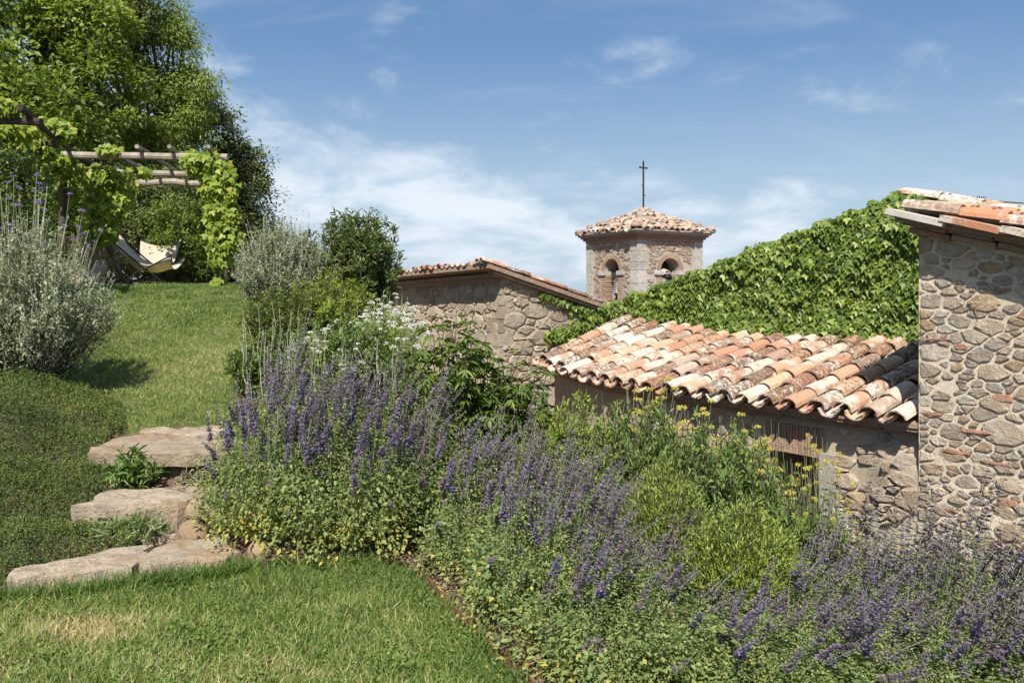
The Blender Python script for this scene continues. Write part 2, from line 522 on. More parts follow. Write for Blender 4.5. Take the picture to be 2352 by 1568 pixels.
M['yellow_petal'] = leaf_mat('yellow_petal', [(0, (.42, .34, .03)), (.5, (.55, .48, .08)), (1, (.60, .56, .22))], .2, .7, tint=(1, 1, .6))
M['gold_petal'] = leaf_mat('gold_petal', [(0, (.42, .24, .01)), (.5, (.62, .40, .02)), (1, (.70, .52, .04))], .2, .7, tint=(1, 1, .6))
M['white_petal'] = leaf_mat('white_petal', [(0, (.55, .56, .42)), (.5, (.70, .70, .60)), (1, (.78, .78, .72))], .2, .7, tint=(1, 1, 1))
M['violet_petal'] = leaf_mat('violet_petal', [(0, (.16, .09, .26)), (.5, (.26, .16, .42)), (1, (.36, .26, .52))], .25, .7, tint=(1, .9, 1.1))
M['straw'] = leaf_mat('straw', [(0, (.30, .20, .10)), (.5, (.46, .36, .18)), (1, (.56, .50, .30))], .25, .7)
M['sage_leaf'] = leaf_mat('sage_leaf', [(0, (.09, .16, .035)), (.6, (.16, .26, .055)), (1, (.25, .35, .085))], .35, .5)
M['sedum'] = leaf_mat('sedum', [(0, (.11, .04, .035)), (.6, (.18, .075, .06)), (1, (.24, .15, .10))], .2, .6)
M['litter'] = leaf_mat('litter', [(0, (.10, .06, .04)), (.5, (.20, .13, .085)), (1, (.34, .26, .18))], .1, .9)


def soil_lawn_mat():
    m, nt = new_mat('ground')
    pos = world_pos(nt)
    a = N(nt, 'ShaderNodeAttribute', attribute_name='rnd').outputs['Fac']
    n1 = N(nt, 'ShaderNodeTexNoise', {'Vector': pos, 'Scale': 6.0, 'Detail': 6.0, 'Roughness': 0.7}).outputs['Fac']
    n2 = N(nt, 'ShaderNodeTexNoise', {'Vector': pos, 'Scale': 60.0, 'Detail': 5.0, 'Roughness': 0.7}).outputs['Fac']
    soil = ramp(nt, math_n(nt, 'ADD', math_n(nt, 'MULTIPLY', n1, .5), math_n(nt, 'MULTIPLY', n2, .5)),
                [(.3, (.09, .058, .04)), (.5, (.17, .115, .08)), (.7, (.28, .21, .155))])
    turf = ramp(nt, n2, [(.3, (.085, .105, .03)), (.7, (.19, .20, .075))])
    finish(nt, mix_c(nt, a, soil, turf), .95, math_n(nt, 'ADD', n1, n2), .8, .03)
    return m


M['ground'] = soil_lawn_mat()

# ------------------------------------------------------------------ terrain
_py = np.array([-60, 4.3, 4.85, 5.1, 5.45, 5.75, 6.2, 7.5, 9.5, 11.6, 13.5, 20, 40])
_pz = np.array([0, 0, .05, .15, .20, .37, .46, .76, 1.24, 1.66, 1.72, 1.9, 2.0])
_ey = np.array([-60, 1.0, 2.4, 3.26, 3.5, 3.9, 4.5, 4.68, 4.76, 6.3, 7.5, 8.9, 10.2, 11.5, 13, 20, 60])
_ex = np.array([.6, .6, .3, .05, -.08, -.28, -.54, -.85, -1.62, -2.22, -2.5, -2.72, -3.2, -3.9, -4.3, -5.2, -8])


def lawn_edge(y):
    return np.interp(y, _ey, _ex)


def H(x, y):
    x = np.asarray(x, float)
    y = np.asarray(y, float)
    p = np.interp(y, _py, _pz)
    d = x - np.interp(y, _ey, _ex)
    low = -0.95
    s = sstep(0.0, 5.2, d)
    h = p * (1 - s) + low * s
    # left bank above the steps
    bank = sstep(-3.0, -4.2, x) * sstep(4.2, 5.6, y) * (1 - sstep(6.6, 7.8, y)) * .22
    h = h + bank
    far = sstep(26, 60, np.hypot(x, y))
    h = h * (1 - far) - 6.0 * far
    return h


def lawn_mask(x, y):
    """1 on turf"""
    x = np.asarray(x, float)
    y = np.asarray(y, float)
    wob = .035 * vnoise(x * 5, y * 5, 3)
    right = np.interp(y, _ey, _ex) - x + wob
    lower = (y < np.interp(x, [-2.75, -2.62, -2.1, -1.6, -1.4, -.5], [4.10, 4.12, 4.30, 4.47, 4.60, 4.70]) + wob) & (right > 0)
    lft = np.interp(y, [6.1, 6.5, 7.5, 9, 11.8, 13], [-3.1, -3.35, -4.3, -5.0, -6.3, -6.6])
    upper = (y > np.interp(x, [-3.3, -2.9, -2.6, -2.45, -2.0], [6.15, 6.42, 6.45, 6.25, 6.2]) + wob) & (x > lft + wob) & (right > 0) & (y < 12.9)
    return (lower | upper).astype(float)


def build_ground():
    xs = np.unique(np.concatenate([[-4000, -1200, -400, -150, -70, -40, -26], np.arange(-18, -4.01, .35), np.arange(-4, 4.01, .09), np.arange(4.2, 14, .35), [18, 26, 40, 70, 150, 400, 1200, 4000]]))
    ys = np.unique(np.concatenate([[-4000, -1200, -400, -150, -60, -30, -15, -8, -4], np.arange(-2, 2.9, .35), np.arange(3, 9, .09), np.arange(9, 32, .35), [36, 45, 60, 90, 150, 400, 1200, 4000]]))
    gx, gy = np.meshgrid(xs, ys, indexing='ij')
    z = H(gx, gy) + .018 * vnoise(gx * 6, gy * 6, 5) * (np.hypot(gx, gy) < 30)
    n, k = gx.shape
    V = np.stack([gx, gy, z], -1).reshape(-1, 3)
    i = (np.arange(n - 1)[:, None] * k + np.arange(k - 1)[None]).ravel()
    T = np.concatenate([np.stack([i, i + k, i + k + 1], -1), np.stack([i, i + k + 1, i + 1], -1)])
    msk = lawn_mask(gx, gy).ravel()
    o = obj('ground', fast_mesh('ground', V, T, msk, M['ground'], True))
    tag(o, kind='structure')


build_ground()

# ------------------------------------------------------------------ masonry
ANG = math.atan2(-.788, .615)       # walls of the farm buildings: local x along the wall, y into it
KX, KY = 3.32, 6.5                  # corner of the tall house


def stone_variant(k, n=9, flat=0.75, sharp=3.2):
    r = np.random.default_rng(100 + k)
    ang = (np.arange(n) + r.uniform(-.28, .28, n)) / n * 2 * np.pi
    c, s = np.cos(ang), np.sin(ang)
    rad = (np.abs(c) ** sharp + np.abs(s) ** sharp) ** (-1 / sharp) * .5 * r.uniform(.84, 1.04, n)
    V, Fc = [], []
    for (yy, sc_) in ((0.35, 1.0), (-.45, .98), (-1.0, flat)):
        for a, b, q in zip(c, s, rad):
            V.append((a * q * sc_, yy + (r.uniform(-.16, .16) if yy < 0 else 0), b * q * sc_))
    V.append((r.uniform(-.1, .1), -1.0 + r.uniform(-.28, .05), r.uniform(-.1, .1)))
    for j in range(2):
        for i in range(n):
            a, b = j * n + i, j * n + (i + 1) % n
            Fc.append((a, b, b + n, a + n))
    for i in range(n):
        Fc.append((2 * n + i, 2 * n + (i + 1) % n, 3 * n))
    return V, Fc


STONES = {}


def stones_for(mat, flat=.75, sharp=3.2, nvar=12):
    key = (mat, flat, sharp)
    if key not in STONES:
        out = []
        for k in range(nvar):
            v, f = stone_variant(k, 9 if k % 3 else 8, flat, sharp)
            out.append(poly_mesh('stone', v, f, M[mat]))
        STONES[key] = out
    return STONES[key]


def pack(x0, x1, z0, z1, sizes, ok, seed, gap=.018):
    """big stones first, smaller ones into the gaps; ok(x, z) tells what lies on the wall"""
    r = np.random.default_rng(seed)
    C = np.zeros((0, 4))
    for (w0, w1, h0, h1, tries) in sizes:
        for _ in range(tries):
            w, h = r.uniform(w0, w1), r.uniform(h0, h1)
            x, z = r.uniform(x0, x1), r.uniform(z0, z1)
            if not ok(x, z, w, h):
                continue
            if len(C):
                g = gap * r.uniform(.5, 1.6)
                if np.any((np.abs(C[:, 0] - x) < (C[:, 2] + w) / 2 + g) & (np.abs(C[:, 1] - z) < (C[:, 3] + h) / 2 + g)):
                    continue
            C = np.vstack([C, (x, z, w, h)])
    return C


def clip(poly, nx, nz, c):
    """keep the part of the polygon where nx*x + nz*z <= c"""
    out = []
    n = len(poly)
    for i in range(n):
        p, q = poly[i], poly[(i + 1) % n]
        dp, dq = nx * p[0] + nz * p[1] - c, nx * q[0] + nz * q[1] - c
        if dp <= 0:
            out.append(p)
        if dp * dq < 0:
            t = dp / (dp - dq)
            out.append((p[0] + (q[0] - p[0]) * t, p[1] + (q[1] - p[1]) * t))
    return out


def rubble(x0, x1, z0, z1, seed, radii, aspect=1.6, bounds=(), skip=None):
    """tightly fitting uneven stones: weighted cells round points of very different size, stretched along the wall"""
    r = np.random.default_rng(seed)
    S = np.zeros((0, 3))
    for rad0, rad1, tries in radii:
        for _ in range(tries):
            rad = r.uniform(rad0, rad1)
            p = np.array((r.uniform(x0, x1) / aspect, r.uniform(z0, z1)))
            if len(S) and np.any(np.hypot(S[:, 0] - p[0], S[:, 1] - p[1]) < (S[:, 2] + rad) * .93):
                continue
            S = np.vstack([S, (*p, rad)])
    cells = []
    for i, (a, b, rad) in enumerate(S):
        R = rad * 3.2
        poly = [(a - R, b - R), (a + R, b - R), (a + R, b + R), (a - R, b + R)]
        d = np.hypot(S[:, 0] - a, S[:, 1] - b)
        for j in np.argsort(d)[1:22]:
            u, v, rj = S[j]
            poly = clip(poly, 2 * (u - a), 2 * (v - b), u * u + v * v - a * a - b * b - rj * rj + rad * rad)
            if len(poly) < 3:
                break
        if len(poly) < 3:
            continue
        poly = [(p[0] * aspect, p[1]) for p in poly]
        for (nx, nz, c) in ((-1, 0, -x0), (1, 0, x1), (0, -1, -z0), (0, 1, z1)) + tuple(bounds):
            poly = clip(poly, nx, nz, c)
            if len(poly) < 3:
                break
        if len(poly) < 3:
            continue
        P = np.array(poly)
        c = P.mean(0)
        w, h = np.ptp(P[:, 0]), np.ptp(P[:, 1])
        if w < .03 or h < .022 or (skip and skip(c[0], c[1], w, h)):
            continue
        cells.append(P)
    return cells


def lay_rubble(parent, cells, frame, depth, mat, seed, gap=.008, name='stone', bulge=None, drop=.03, flat=.88):
    r = np.random.default_rng(seed)
    # the 280 largest stones are pieces of their own, the small infill of one wall is one part
    cells = sorted(cells, key=lambda P: -np.ptp(P[:, 0]) * np.ptp(P[:, 1]))
    infill = []
    for ci, P in enumerate(cells):
        if r.random() < drop:
            continue
        c = P.mean(0)
        Q = P - c
        inr = max(.012, np.mean(np.abs(np.linalg.norm(Q, axis=1))) * .72)
        Q = Q * max(.55, 1 - gap * r.uniform(.6, 1.7) / inr)
        nx_ = np.roll(Q, -1, 0)
        k1, k2 = r.uniform(.04, .2, (len(Q), 1)), r.uniform(.04, .2, (len(Q), 1))
        O = np.stack([Q * (1 - k1) + nx_ * k1, Q * k2 + nx_ * (1 - k2)], 1).reshape(-1, 2)
        O = O * r.uniform(.91, 1.05, (len(O), 1))
        d = depth * r.uniform(.6, 1.3) * (bulge(*c) if bulge else 1)
        n = len(O)
        V, Fc = [], []
        tx, tz = r.normal(0, .05, 2)
        for (yy, sc_, jj) in ((.03, 1.0, 0), (-.6 * d, .985, .15), (-d, flat + r.uniform(-.12, .06), .3)):
            for q in O:
                V.append((q[0] * sc_, yy + (r.uniform(-jj, jj) * d + tx * q[0] + tz * q[1] if jj else 0), q[1] * sc_))
        V.append((0, -d * r.uniform(.85, 1.25), 0))
        for j in range(2):
            for i in range(n):
                a, b = j * n + i, j * n + (i + 1) % n
                Fc.append((a, b, b + n, a + n))
        for i in range(n):
            Fc.append((2 * n + i, 2 * n + (i + 1) % n, 3 * n))
        if ci < 280:
            obj(name, poly_mesh(name, V, Fc, M[mat]), parent, mat4=frame(*c))
        else:
            fm = frame(*c)
            infill.append(([tuple(fm @ Vector(v)) for v in V], Fc))
    if infill:
        o = obj('infill_stones', poly_mesh('infill_stones', *join_geo(infill), M[mat]), parent)
        o['kind'] = 'stuff'


def lay_stones(parent, C, frame, depth, meshes, seed, name='stone', brick=None, brick_p=0.0, bulge=None):
    """frame(x, z) -> local matrix at the wall face with y pointing into the wall"""
    r = random.Random(seed)
    for x, z, w, h in C:
        me = r.choice(meshes)
        nm = name
        if brick is not None and (r.random() < brick_p and w > h * 2.4 and h < .075):
            me = r.choice(brick)
            nm = 'brick'
        d = depth * r.uniform(.45, 1.25)
        if bulge:
            d *= bulge(x, z)
        m = frame(x, z) @ Matrix.Rotation(r.uniform(-.07, .07), 4, 'Y') @ Matrix.Diagonal((w * 1.03 * r.choice((-1, 1)), d, h * 1.05 * r.choice((-1, 1)), 1))
        obj(nm, me, parent, mat4=m)


def wall_sheet(name, mat, parent, x0, x1, z0, ztop, frame_pt, step=.05, amp=.012, seed=1, hole=None):
    """a rough plastered sheet over (x, z); frame_pt(x, z, d) -> local point"""
    nx = max(2, int((x1 - x0) / step) + 1)
    xs = np.linspace(x0, x1, nx)
    zt = np.array([ztop(x) for x in xs])
    nz = max(2, int((zt.max() - z0) / step) + 1)
    V = []
    for x, t in zip(xs, zt):
        for j in range(nz):
            z = z0 + (t - z0) * j / (nz - 1)
            d = amp * float(fbm(x * 4, z * 4, seed)) + amp * .6 * float(vnoise(x * 16, z * 16, seed + 5))
            V.append(frame_pt(x, z, d))
    Fc = []
    for i in range(nx - 1):
        for j in range(nz - 1):
            if hole and hole((xs[i] + xs[i + 1]) / 2, z0 + (zt[i] - z0) * (j + .5) / (nz - 1)):
                continue
            a = i * nz + j
            Fc.append((a, a + nz, a + nz + 1, a + 1))
    return obj(name, poly_mesh(name, V, Fc, M[mat], True), parent)


def flat_frame(y):
    return lambda x, z: Matrix.Translation((x, y, z))


def ztrans(v):
    return Matrix.Translation(v)


# --- barrel tiles
def tile_geo(L=.44, w0=.19, w1=.155, t=.014, hgt=.44, seg=7, seed=0):
    r = random.Random(seed)
    V, Fc = [], []
    for (yy, w) in ((0, w0), (L, w1)):
        for rad_off in (0, -t):
            for i in range(seg + 1):
                a = math.pi * i / seg
                V.append((-math.cos(a) * (w / 2 + rad_off), yy + r.uniform(-.004, .004), math.sin(a) * (w * hgt + rad_off)))
    s = seg + 1
    for i in range(seg):
        Fc.append((i, i + 1, 2 * s + i + 1, 2 * s + i))                 # outer
        Fc.append((s + i + 1, s + i, 3 * s + i, 3 * s + i + 1))         # inner
        Fc.append((i + 1, i, s + i, s + i + 1))                         # lower lip
        Fc.append((2 * s + i, 2 * s + i + 1, 3 * s + i + 1, 3 * s + i))  # upper lip
    Fc.append((0, 2 * s, 3 * s, s))
    Fc.append((seg, s + seg, 3 * s + seg, 2 * s + seg))
    return V, Fc


def tile_meshes(mat, **kw):
    return [poly_mesh('roof_tile', *tile_geo(seed=k, **kw), M[mat], False) for k in range(4)]


def tile_matrix(p, up_slope, across, lift=0.0, flip=False, jit=None):
    """p: lower end of the tile on the roof plane"""
    u = Vector(up_slope).normalized()
    a = Vector(across)
    a = (a - u * a.dot(u)).normalized()
    n = a.cross(u)
    if n.z < 0:
        a = -a
        n = a.cross(u)
    if flip:
        a, n = -a, -n
    m = Matrix((a, u, n)).transposed().to_4x4()
    m.translation = Vector(p)
    if jit:
        m = m @ Matrix.Rotation(jit.gauss(0, .045), 4, 'Z') @ Matrix.Rotation(jit.uniform(-.09, .09), 4, 'Y') @ Matrix.Rotation(-lift + jit.uniform(-.012, .012), 4, 'X')
    return m


def tile_columns(roof, cols, meshes, pitch_len=.36, seed=1, chan=True, ridge_cut=None, across=None):
    """cols: list of (lower point, upper point, across vector)"""
    r = random.Random(seed)
    for (lo, hi, ac, half) in cols:
        lo, hi, ac = Vector(lo), Vector(hi), Vector(ac)
        u = (hi - lo)
        Ln = u.length
        u.normalize()
        nn = ac.cross(u)
        if nn.z < 0:
            nn = -nn
        n = max(1, int(round(Ln / pitch_len)))
        st = Ln / n
        off = r.uniform(-.05, .05)
        if chan:
            for k in range(n):
                p = lo + ac.normalized() * half + u * (k * st - .02 + r.uniform(-.02, .02)) + nn * (.088 - .01)
                obj('roof_tile', r.choice(meshes), roof, mat4=tile_matrix(p + u * 0.0, u, ac, -.03, True, r))
        for k in range(n):
            p = lo + u * (k * st - .03 + (off if k else r.uniform(-.03, .03)) + r.gauss(0, .028)) + ac * r.gauss(0, .008) + nn * (.052 + .012)
            obj('roof_tile', r.choice(meshes), roof, mat4=tile_matrix(p, u, ac, .035, False, r))


# ------------------------------------------------------------------ tall stone house with its ivy gable
house = thing('stone_house', 'tall rubble stone house with terracotta verge rising at the right edge', 'house', (KX, KY, 0), ANG)
RIDGE_X, RIDGE_Z, SL_R, SL_L, GAB_Y = -1.142, 2.66, .285, .2906, 2.15


def roof_right(x):
    return RIDGE_Z - SL_R * (x - RIDGE_X)


def roof_front(x, y):
    w = max(0.0, 1 - (y + .2) / 2.35)
    return roof_right(x) - .085 * w + .055 * x * w


def roof_left(x):
    return RIDGE_Z - SL_L * (RIDGE_X - x)


def bulge_house(x, z):
    return float(1 + 1.2 * sstep(.35, -.5, z))


def house_pt(x, z, d):
    return (x, d + .006 - .10 * float(sstep(.15, -.9, z)), z)


wall_front = wall_sheet('wall', 'mortar', house, 0, 3.0, -1.5, lambda x: roof_right(x) - .24, house_pt, .055, .006, 3)
wall_front['label'] = 'front wall of irregular stones in pale mortar'


def ok_house(x, z, w, h):
    return x - w / 2 > .015 and x + w / 2 < 3.0 and z + h / 2 < roof_right(x + w / 2) - .26 and z - h / 2 > -1.4


qs = []
zq = -1.0
rq = random.Random(5)
while zq < 2.08:                                              # corner blocks
    hq = rq.uniform(.16, .36)
    wq = rq.uniform(.2, .27)
    qs.append((.012 + wq / 2, zq + hq / 2, wq, hq - .022))
    zq += hq
qs = np.array([q for q in qs if q[1] + q[3] / 2 < 2.16])
C_house = rubble(.0, 1.7, -1.2, 2.2, 11, [(.085, .11, 22), (.05, .075, 160), (.032, .046, 800), (.016, .027, 3000)], 1.7, ((.285, 1, roof_right(0) - .27),))
hf = lambda x, z: Matrix.Translation((x, .004 - .10 * float(sstep(.15, -.9, z)), z))
bricks_h = stones_for('brick', .9, 6.0, 6)
lay_rubble(wall_front, C_house, hf, .013, 'wall_stone', 3, .0085, bulge=bulge_house, drop=.03)
rb = random.Random(12)
for (x, z, w, h) in ((.16, 1.22, .20, .022), (.33, 1.17, .10, .05), (.12, .62, .16, .028), (.42, .52, .30, .025), (.62, .80, .16, .06), (.58, .30, .26, .024), (.30, .34, .22, .03), (.80, 1.42, .18, .05), (.66, .02, .14, .06), (.22, -.12, .2, .03), (.9, .5, .2, .03)):
    obj('brick', rb.choice(bricks_h), wall_front, mat4=hf(x, z) @ Matrix.Rotation(rb.uniform(-.05, .05), 4, 'Y') @ Matrix.Diagonal((w, .020, h, 1)))
# side wall and back mass
side = obj('side_wall', poly_mesh('side_wall', [(0, 0, -1.5), (0, GAB_Y, -1.5), (0, GAB_Y, roof_right(0) - .14), (0, 0, roof_right(0) - .14)], [(0, 1, 2, 3)], M['mortar']), house)
gx = [-5.65, RIDGE_X, 3.0]
gz = [roof_left(-5.65), RIDGE_Z, roof_right(3.0)]
v = [(x, GAB_Y, -1.5) for x in gx] + [(x, GAB_Y, z - .12) for x, z in zip(gx, gz)] + [(x, 9.0, -1.5) for x in gx] + [(x, 9.0, z - .12) for x, z in zip(gx, gz)]
f = [(0, 1, 4, 3), (1, 2, 5, 4), (0, 3, 9, 6), (2, 8, 11, 5), (7, 6, 9, 10), (8, 7, 10, 11), (3, 4, 10, 9), (4, 5, 11, 10)]
gable = obj('gable_wall', poly_mesh('gable_wall', v, f, M['mortar']), house)
# roof: deck, verge boards, tiles
xc, yc = [-.10, 3.1], [-.20, 2.15, 9.1]
v = [(x, y, roof_front(x, y) + dz) for dz in (-.10, -.04) for y in yc for x in xc]
f = [(0, 2, 3, 1), (2, 4, 5, 3), (6, 7, 9, 8), (8, 9, 11, 10), (0, 1, 7, 6), (1, 3, 9, 7), (3, 5, 11, 9), (4, 10, 11, 5), (0, 6, 8, 2), (2, 8, 10, 4)]
roofh = obj('roof', poly_mesh('roof', v, f, M['eave_brick']), house)
obj('roof', poly_mesh('roof', *join_geo([
    ([(x, y, z + dz) for dz in (-.10, -.03) for x, z in ((-5.75, roof_left(-5.75)), (RIDGE_X, RIDGE_Z), (-.13, roof_right(-.13))) for y in (GAB_Y - .08, 9.1)],
     [(0, 2, 3, 1), (2, 4, 5, 3), (6, 7, 9, 8), (8, 9, 11, 10), (0, 6, 8, 2), (2, 8, 10, 4), (0, 1, 7, 6), (1, 3, 9, 7), (3, 5, 11, 9), (4, 10, 11, 5)])]), M['eave_brick']), house)
TM = tile_meshes('tile_pale', w0=.175, w1=.145)
cols = []
for i, y in enumerate(np.arange(.06, 5.5, .232)):
    x_hi = -.14 if y < GAB_Y - .05 else RIDGE_X
    x_lo = x_hi + (.36 * 5 if y < GAB_Y else .36 * 7)
    cols.append(((x_lo, y, roof_front(x_lo, y) - .035), (x_hi, y, roof_front(x_hi, y) - .035), (0, 1, 0), .116))
tile_columns(roofh, cols, TM, .36, 21)
# long flat verge tiles, each a little lower and over the next, on two stepped courses
for k in range(5):
    a, b = -.16 + k * .43, -.16 + k * .43 + .47
    zt = roof_front((a + b) / 2, -.1) - .035
    m = Matrix.Translation(((a + b) / 2, -.125, zt + (.012 if k % 2 else 0))) @ Matrix.Rotation(math.atan(SL_R) + .015, 4, 'Y')
    obj('verge_tile', poly_mesh('verge_tile', *box_geo(-.235, .235, -.13 - .01 * (k % 3), .10, -.035, .012), M['gutter_wood' if k == 0 else 'tile_pale']), roofh, mat4=m)
for j, (yo, zo, hh) in enumerate(((-.14, -.115, .035), (-.085, -.165, .045))):
    for k in range(9):
        a = -.05 + k * .33
        m = Matrix.Translation((a + .165, yo, roof_front(a + .165, -.1) + zo)) @ Matrix.Rotation(math.atan(SL_R), 4, 'Y')
        obj('brick', poly_mesh('brick', *box_geo(-.16, .16, 0, .22, -hh / 2, hh / 2), M['eave_brick']), roofh, mat4=m)

# ------------------------------------------------------------------ low lean-to with the barrel tile roof
lean = thing('lean_to', 'low stone lean-to with weathered barrel tile roof beneath the ivy gable', 'outbuilding', (KX, KY, 0), ANG)


def bend(x):
    return np.clip((-x - 3.3) / 1.85, 0, 1) ** 1.6


def eave_pt(x):
    return Vector((x, .37 * bend(x), .515 + .13 * bend(x)))


def top_pt(x):
    return Vector((x, GAB_Y - .04 - .16 * bend(x), 1.02 + .15 * bend(x) + .012 * math.sin(x * 3)))


LW = .15


def low_y(x):
    return .37 * float(bend(x)) + LW


def low_out(x, z):
    return .13 * float(sstep(.0, -1.0, z)) + .15 * float(sstep(-.6, -.02, x) * sstep(.42, .05, z))


def low_pt(x, z, d):
    return (x, low_y(x) + d + .008 - low_out(x, z), z)


OPEN = (-1.50, -.96, -1.0, .07)    # doorway under the ribbed lintel


def in_open(x, z):
    return OPEN[0] < x < OPEN[1] and OPEN[2] < z < OPEN[3]


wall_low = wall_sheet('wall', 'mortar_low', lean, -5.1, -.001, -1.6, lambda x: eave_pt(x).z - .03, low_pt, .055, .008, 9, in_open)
xs = [OPEN[0] - .03, OPEN[1] + .03]
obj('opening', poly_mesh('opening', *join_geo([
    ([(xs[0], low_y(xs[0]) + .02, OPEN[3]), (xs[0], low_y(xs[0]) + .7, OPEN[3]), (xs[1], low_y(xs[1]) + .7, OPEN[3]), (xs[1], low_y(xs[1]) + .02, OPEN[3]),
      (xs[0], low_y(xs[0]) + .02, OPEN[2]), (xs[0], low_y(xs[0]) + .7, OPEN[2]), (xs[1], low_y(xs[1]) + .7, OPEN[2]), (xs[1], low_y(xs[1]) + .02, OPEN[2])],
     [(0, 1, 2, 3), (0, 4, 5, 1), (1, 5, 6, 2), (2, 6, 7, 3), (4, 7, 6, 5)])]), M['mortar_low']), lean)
obj('end_wall', poly_mesh('end_wall', [(-5.1, low_y(-5.1), -1.6), (-5.1, GAB_Y, -1.6), (-5.1, GAB_Y, 1.0), (-5.1, low_y(-5.1), .62)], [(0, 1, 2, 3)], M['mortar_low']), lean)


def ok_low(x, z, w, h):
    if x + w / 2 > .01 or x - w / 2 < -5.05 or z + h / 2 > .44 or z - h / 2 < -1.5:
        return False
    if x + w / 2 > OPEN[0] - .05 and x - w / 2 < OPEN[1] + .05 and z - h / 2 < .38 and z + h / 2 > -1.0:
        return False
    return True


C_low = rubble(-3.6, -.0, -.85, .44, 31, [(.07, .10, 200), (.05, .07, 600), (.03, .05, 1200), (.018, .028, 1200)], 1.9, (), lambda x, z, w, h: not ok_low(x, z, w * .9, h * .9))
lf = lambda x, z: Matrix.Translation((x, low_y(x) + .006 - low_out(x, z), z))
lay_rubble(wall_low, C_low, lf, .034, 'wall_stone', 6, .007, bulge=lambda x, z: float(.45 + 1.05 * sstep(.18, -.2, z)), drop=.06)
# ribbed terracotta lintel: upright slips side by side
for k in range(20):
    x = -1.54 + k * .031
    hh = .27 if (k % 5) else .24
    obj('brick', poly_mesh('brick', *box_geo(x, x + .023, low_y(x) - .022 - .006 * (k % 2), low_y(x) + .08, .07, .07 + hh), M['tower_brick']), wall_low)
for (x0, x1, z0, z1) in ((-.95, -.80, -.95, .12), (-1.66, -1.515, -.95, .12)):
    obj('jamb_stone', poly_mesh('jamb_stone', *box_geo(x0, x1, low_y((x0 + x1) / 2) - .05, low_y((x0 + x1) / 2) + .1, z0, z1), M['wall_stone']), lean)
obj('plaster_pier', poly_mesh('plaster_pier', *box_geo(-2.95, -2.80, low_y(-2.9) - .03, low_y(-2.9) + .1, .0, .40), M['mortar']), lean)
# deck
xs = np.linspace(-5.16, -.01, 30)
V = []
for x in xs:
    e, t = eave_pt(x), top_pt(x)
    V += [(x, e.y, e.z), (x, t.y, t.z), (x, e.y, e.z - .035), (x, t.y, t.z - .035)]
Fc = []
for i in range(len(xs) - 1):
    a, b = 4 * i, 4 * i + 4
    Fc += [(a, b, b + 1, a + 1), (a + 2, a + 3, b + 3, b + 2), (a, a + 2, b + 2, b)]
Fc += [(0, 1, 3, 2), (4 * 29, 4 * 29 + 2, 4 * 29 + 3, 4 * 29 + 1)]
roofl = obj('roof', poly_mesh('roof', V, Fc, M['eave_brick']), lean)
cols = []
for i in range(21):
    x = -.13 - .247 * i
    e, t = eave_pt(x), top_pt(x)
    d = (t - e).normalized()
    cols.append((e - d * .055, t, (1, 0, 0), -.1235))
tile_columns(roofl, cols, tile_meshes('tile'), .345, 8)
# flat brick course under the eave
for k in range(16):
    x0, x1 = -.02 - k * .32, -.02 - (k + 1) * .32 + .008
    for j, (dy, dz, hh) in enumerate(((.015, -.052, .03), (.075, -.088, .035))):
        ya, yb = eave_pt(x0), eave_pt(x1)
        s = .1 * j
        g = [(x1, yb.y + dy, yb.z + dz - hh / 2), (x0, ya.y + dy, ya.z + dz - hh / 2), (x0, ya.y + .3, ya.z + dz - hh / 2), (x1, yb.y + .3, yb.z + dz - hh / 2)]
        g += [(a, b, c + hh) for a, b, c in g]
        obj('brick', poly_mesh('brick', g, box_geo(0, 1, 0, 1, 0, 1)[1], M['eave_brick']), roofl)

# ------------------------------------------------------------------ barn on the left with its high tiled edge
barn = thing('stone_barn', 'rubble stone barn with tiled roof falling to the right behind the flowers', 'barn', (KX, KY, 0), ANG)
BX, BY = -6.04, .30


def barn_roof(x, y):
    return 1.90 - .035 * (BX - x) - .262 * (y - BY)


def bfrontpt(x, z, d):
    return (x, BY + d, z)


def bsidept(y, z, d):
    return (BX - d, y, z)


wa = wall_sheet('wall', 'barn_mortar', barn, -10.5, BX, -1.0, lambda x: barn_roof(x, BY) - .06, bfrontpt, .07, .016, 12)
wb = wall_sheet('side_wall', 'barn_mortar', barn, BY, 3.2, -1.0, lambda y: barn_roof(BX, y) - .06, bsidept, .07, .02, 14)
obj('back_wall', poly_mesh('back_wall', [(-10.5, BY, -1), (-10.5, 3.2, -1), (BX, 3.2, -1), (-10.5, BY, barn_roof(-10.5, BY) - .1), (-10.5, 3.2, barn_roof(-10.5, 3.2) - .1), (BX, 3.2, barn_roof(BX, 3.2) - .1)],
                                [(0, 3, 4, 1), (1, 4, 5, 2)], M['barn_mortar']), barn)
C_a = rubble(-9.2, BX - .02, .45, 1.85, 41, [(.09, .12, 60), (.06, .085, 300), (.04, .055, 900), (.022, .035, 1500)], 1.6, ((-.035, 1, barn_roof(BX, BY) - .14 - .035 * BX),))
lay_rubble(wa, C_a, flat_frame(BY + .004), .026, 'barn_stone', 9, .009, drop=.04)
C_b = rubble(BY + .02, 3.1, .2, 1.9, 43, [(.09, .12, 40), (.06, .085, 200), (.035, .055, 700), (.02, .032, 1200)], 2.1, ((.262, 1, barn_roof(BX, 0) - .14),))
bside = lambda y, z: Matrix.Translation((BX - .004, y, z)) @ Matrix.Rotation(math.pi / 2, 4, 'Z')
lay_rubble(wb, C_b, bside, .034, 'barn_stone', 10, .008, drop=.04)
rq = random.Random(8)
zq = .3
while zq < 1.75:
    hq = rq.uniform(.14, .26)
    a_, b_ = rq.choice(((.34, .2), (.2, .36)))
    obj('quoin', poly_mesh('quoin', *box_geo(BX - a_, BX + .012 + rq.uniform(0, .01), BY - .012 - rq.uniform(0, .01), BY + b_, zq + .008, min(zq + hq, 1.82) - .008), M['barn_stone']), barn)
    zq += hq
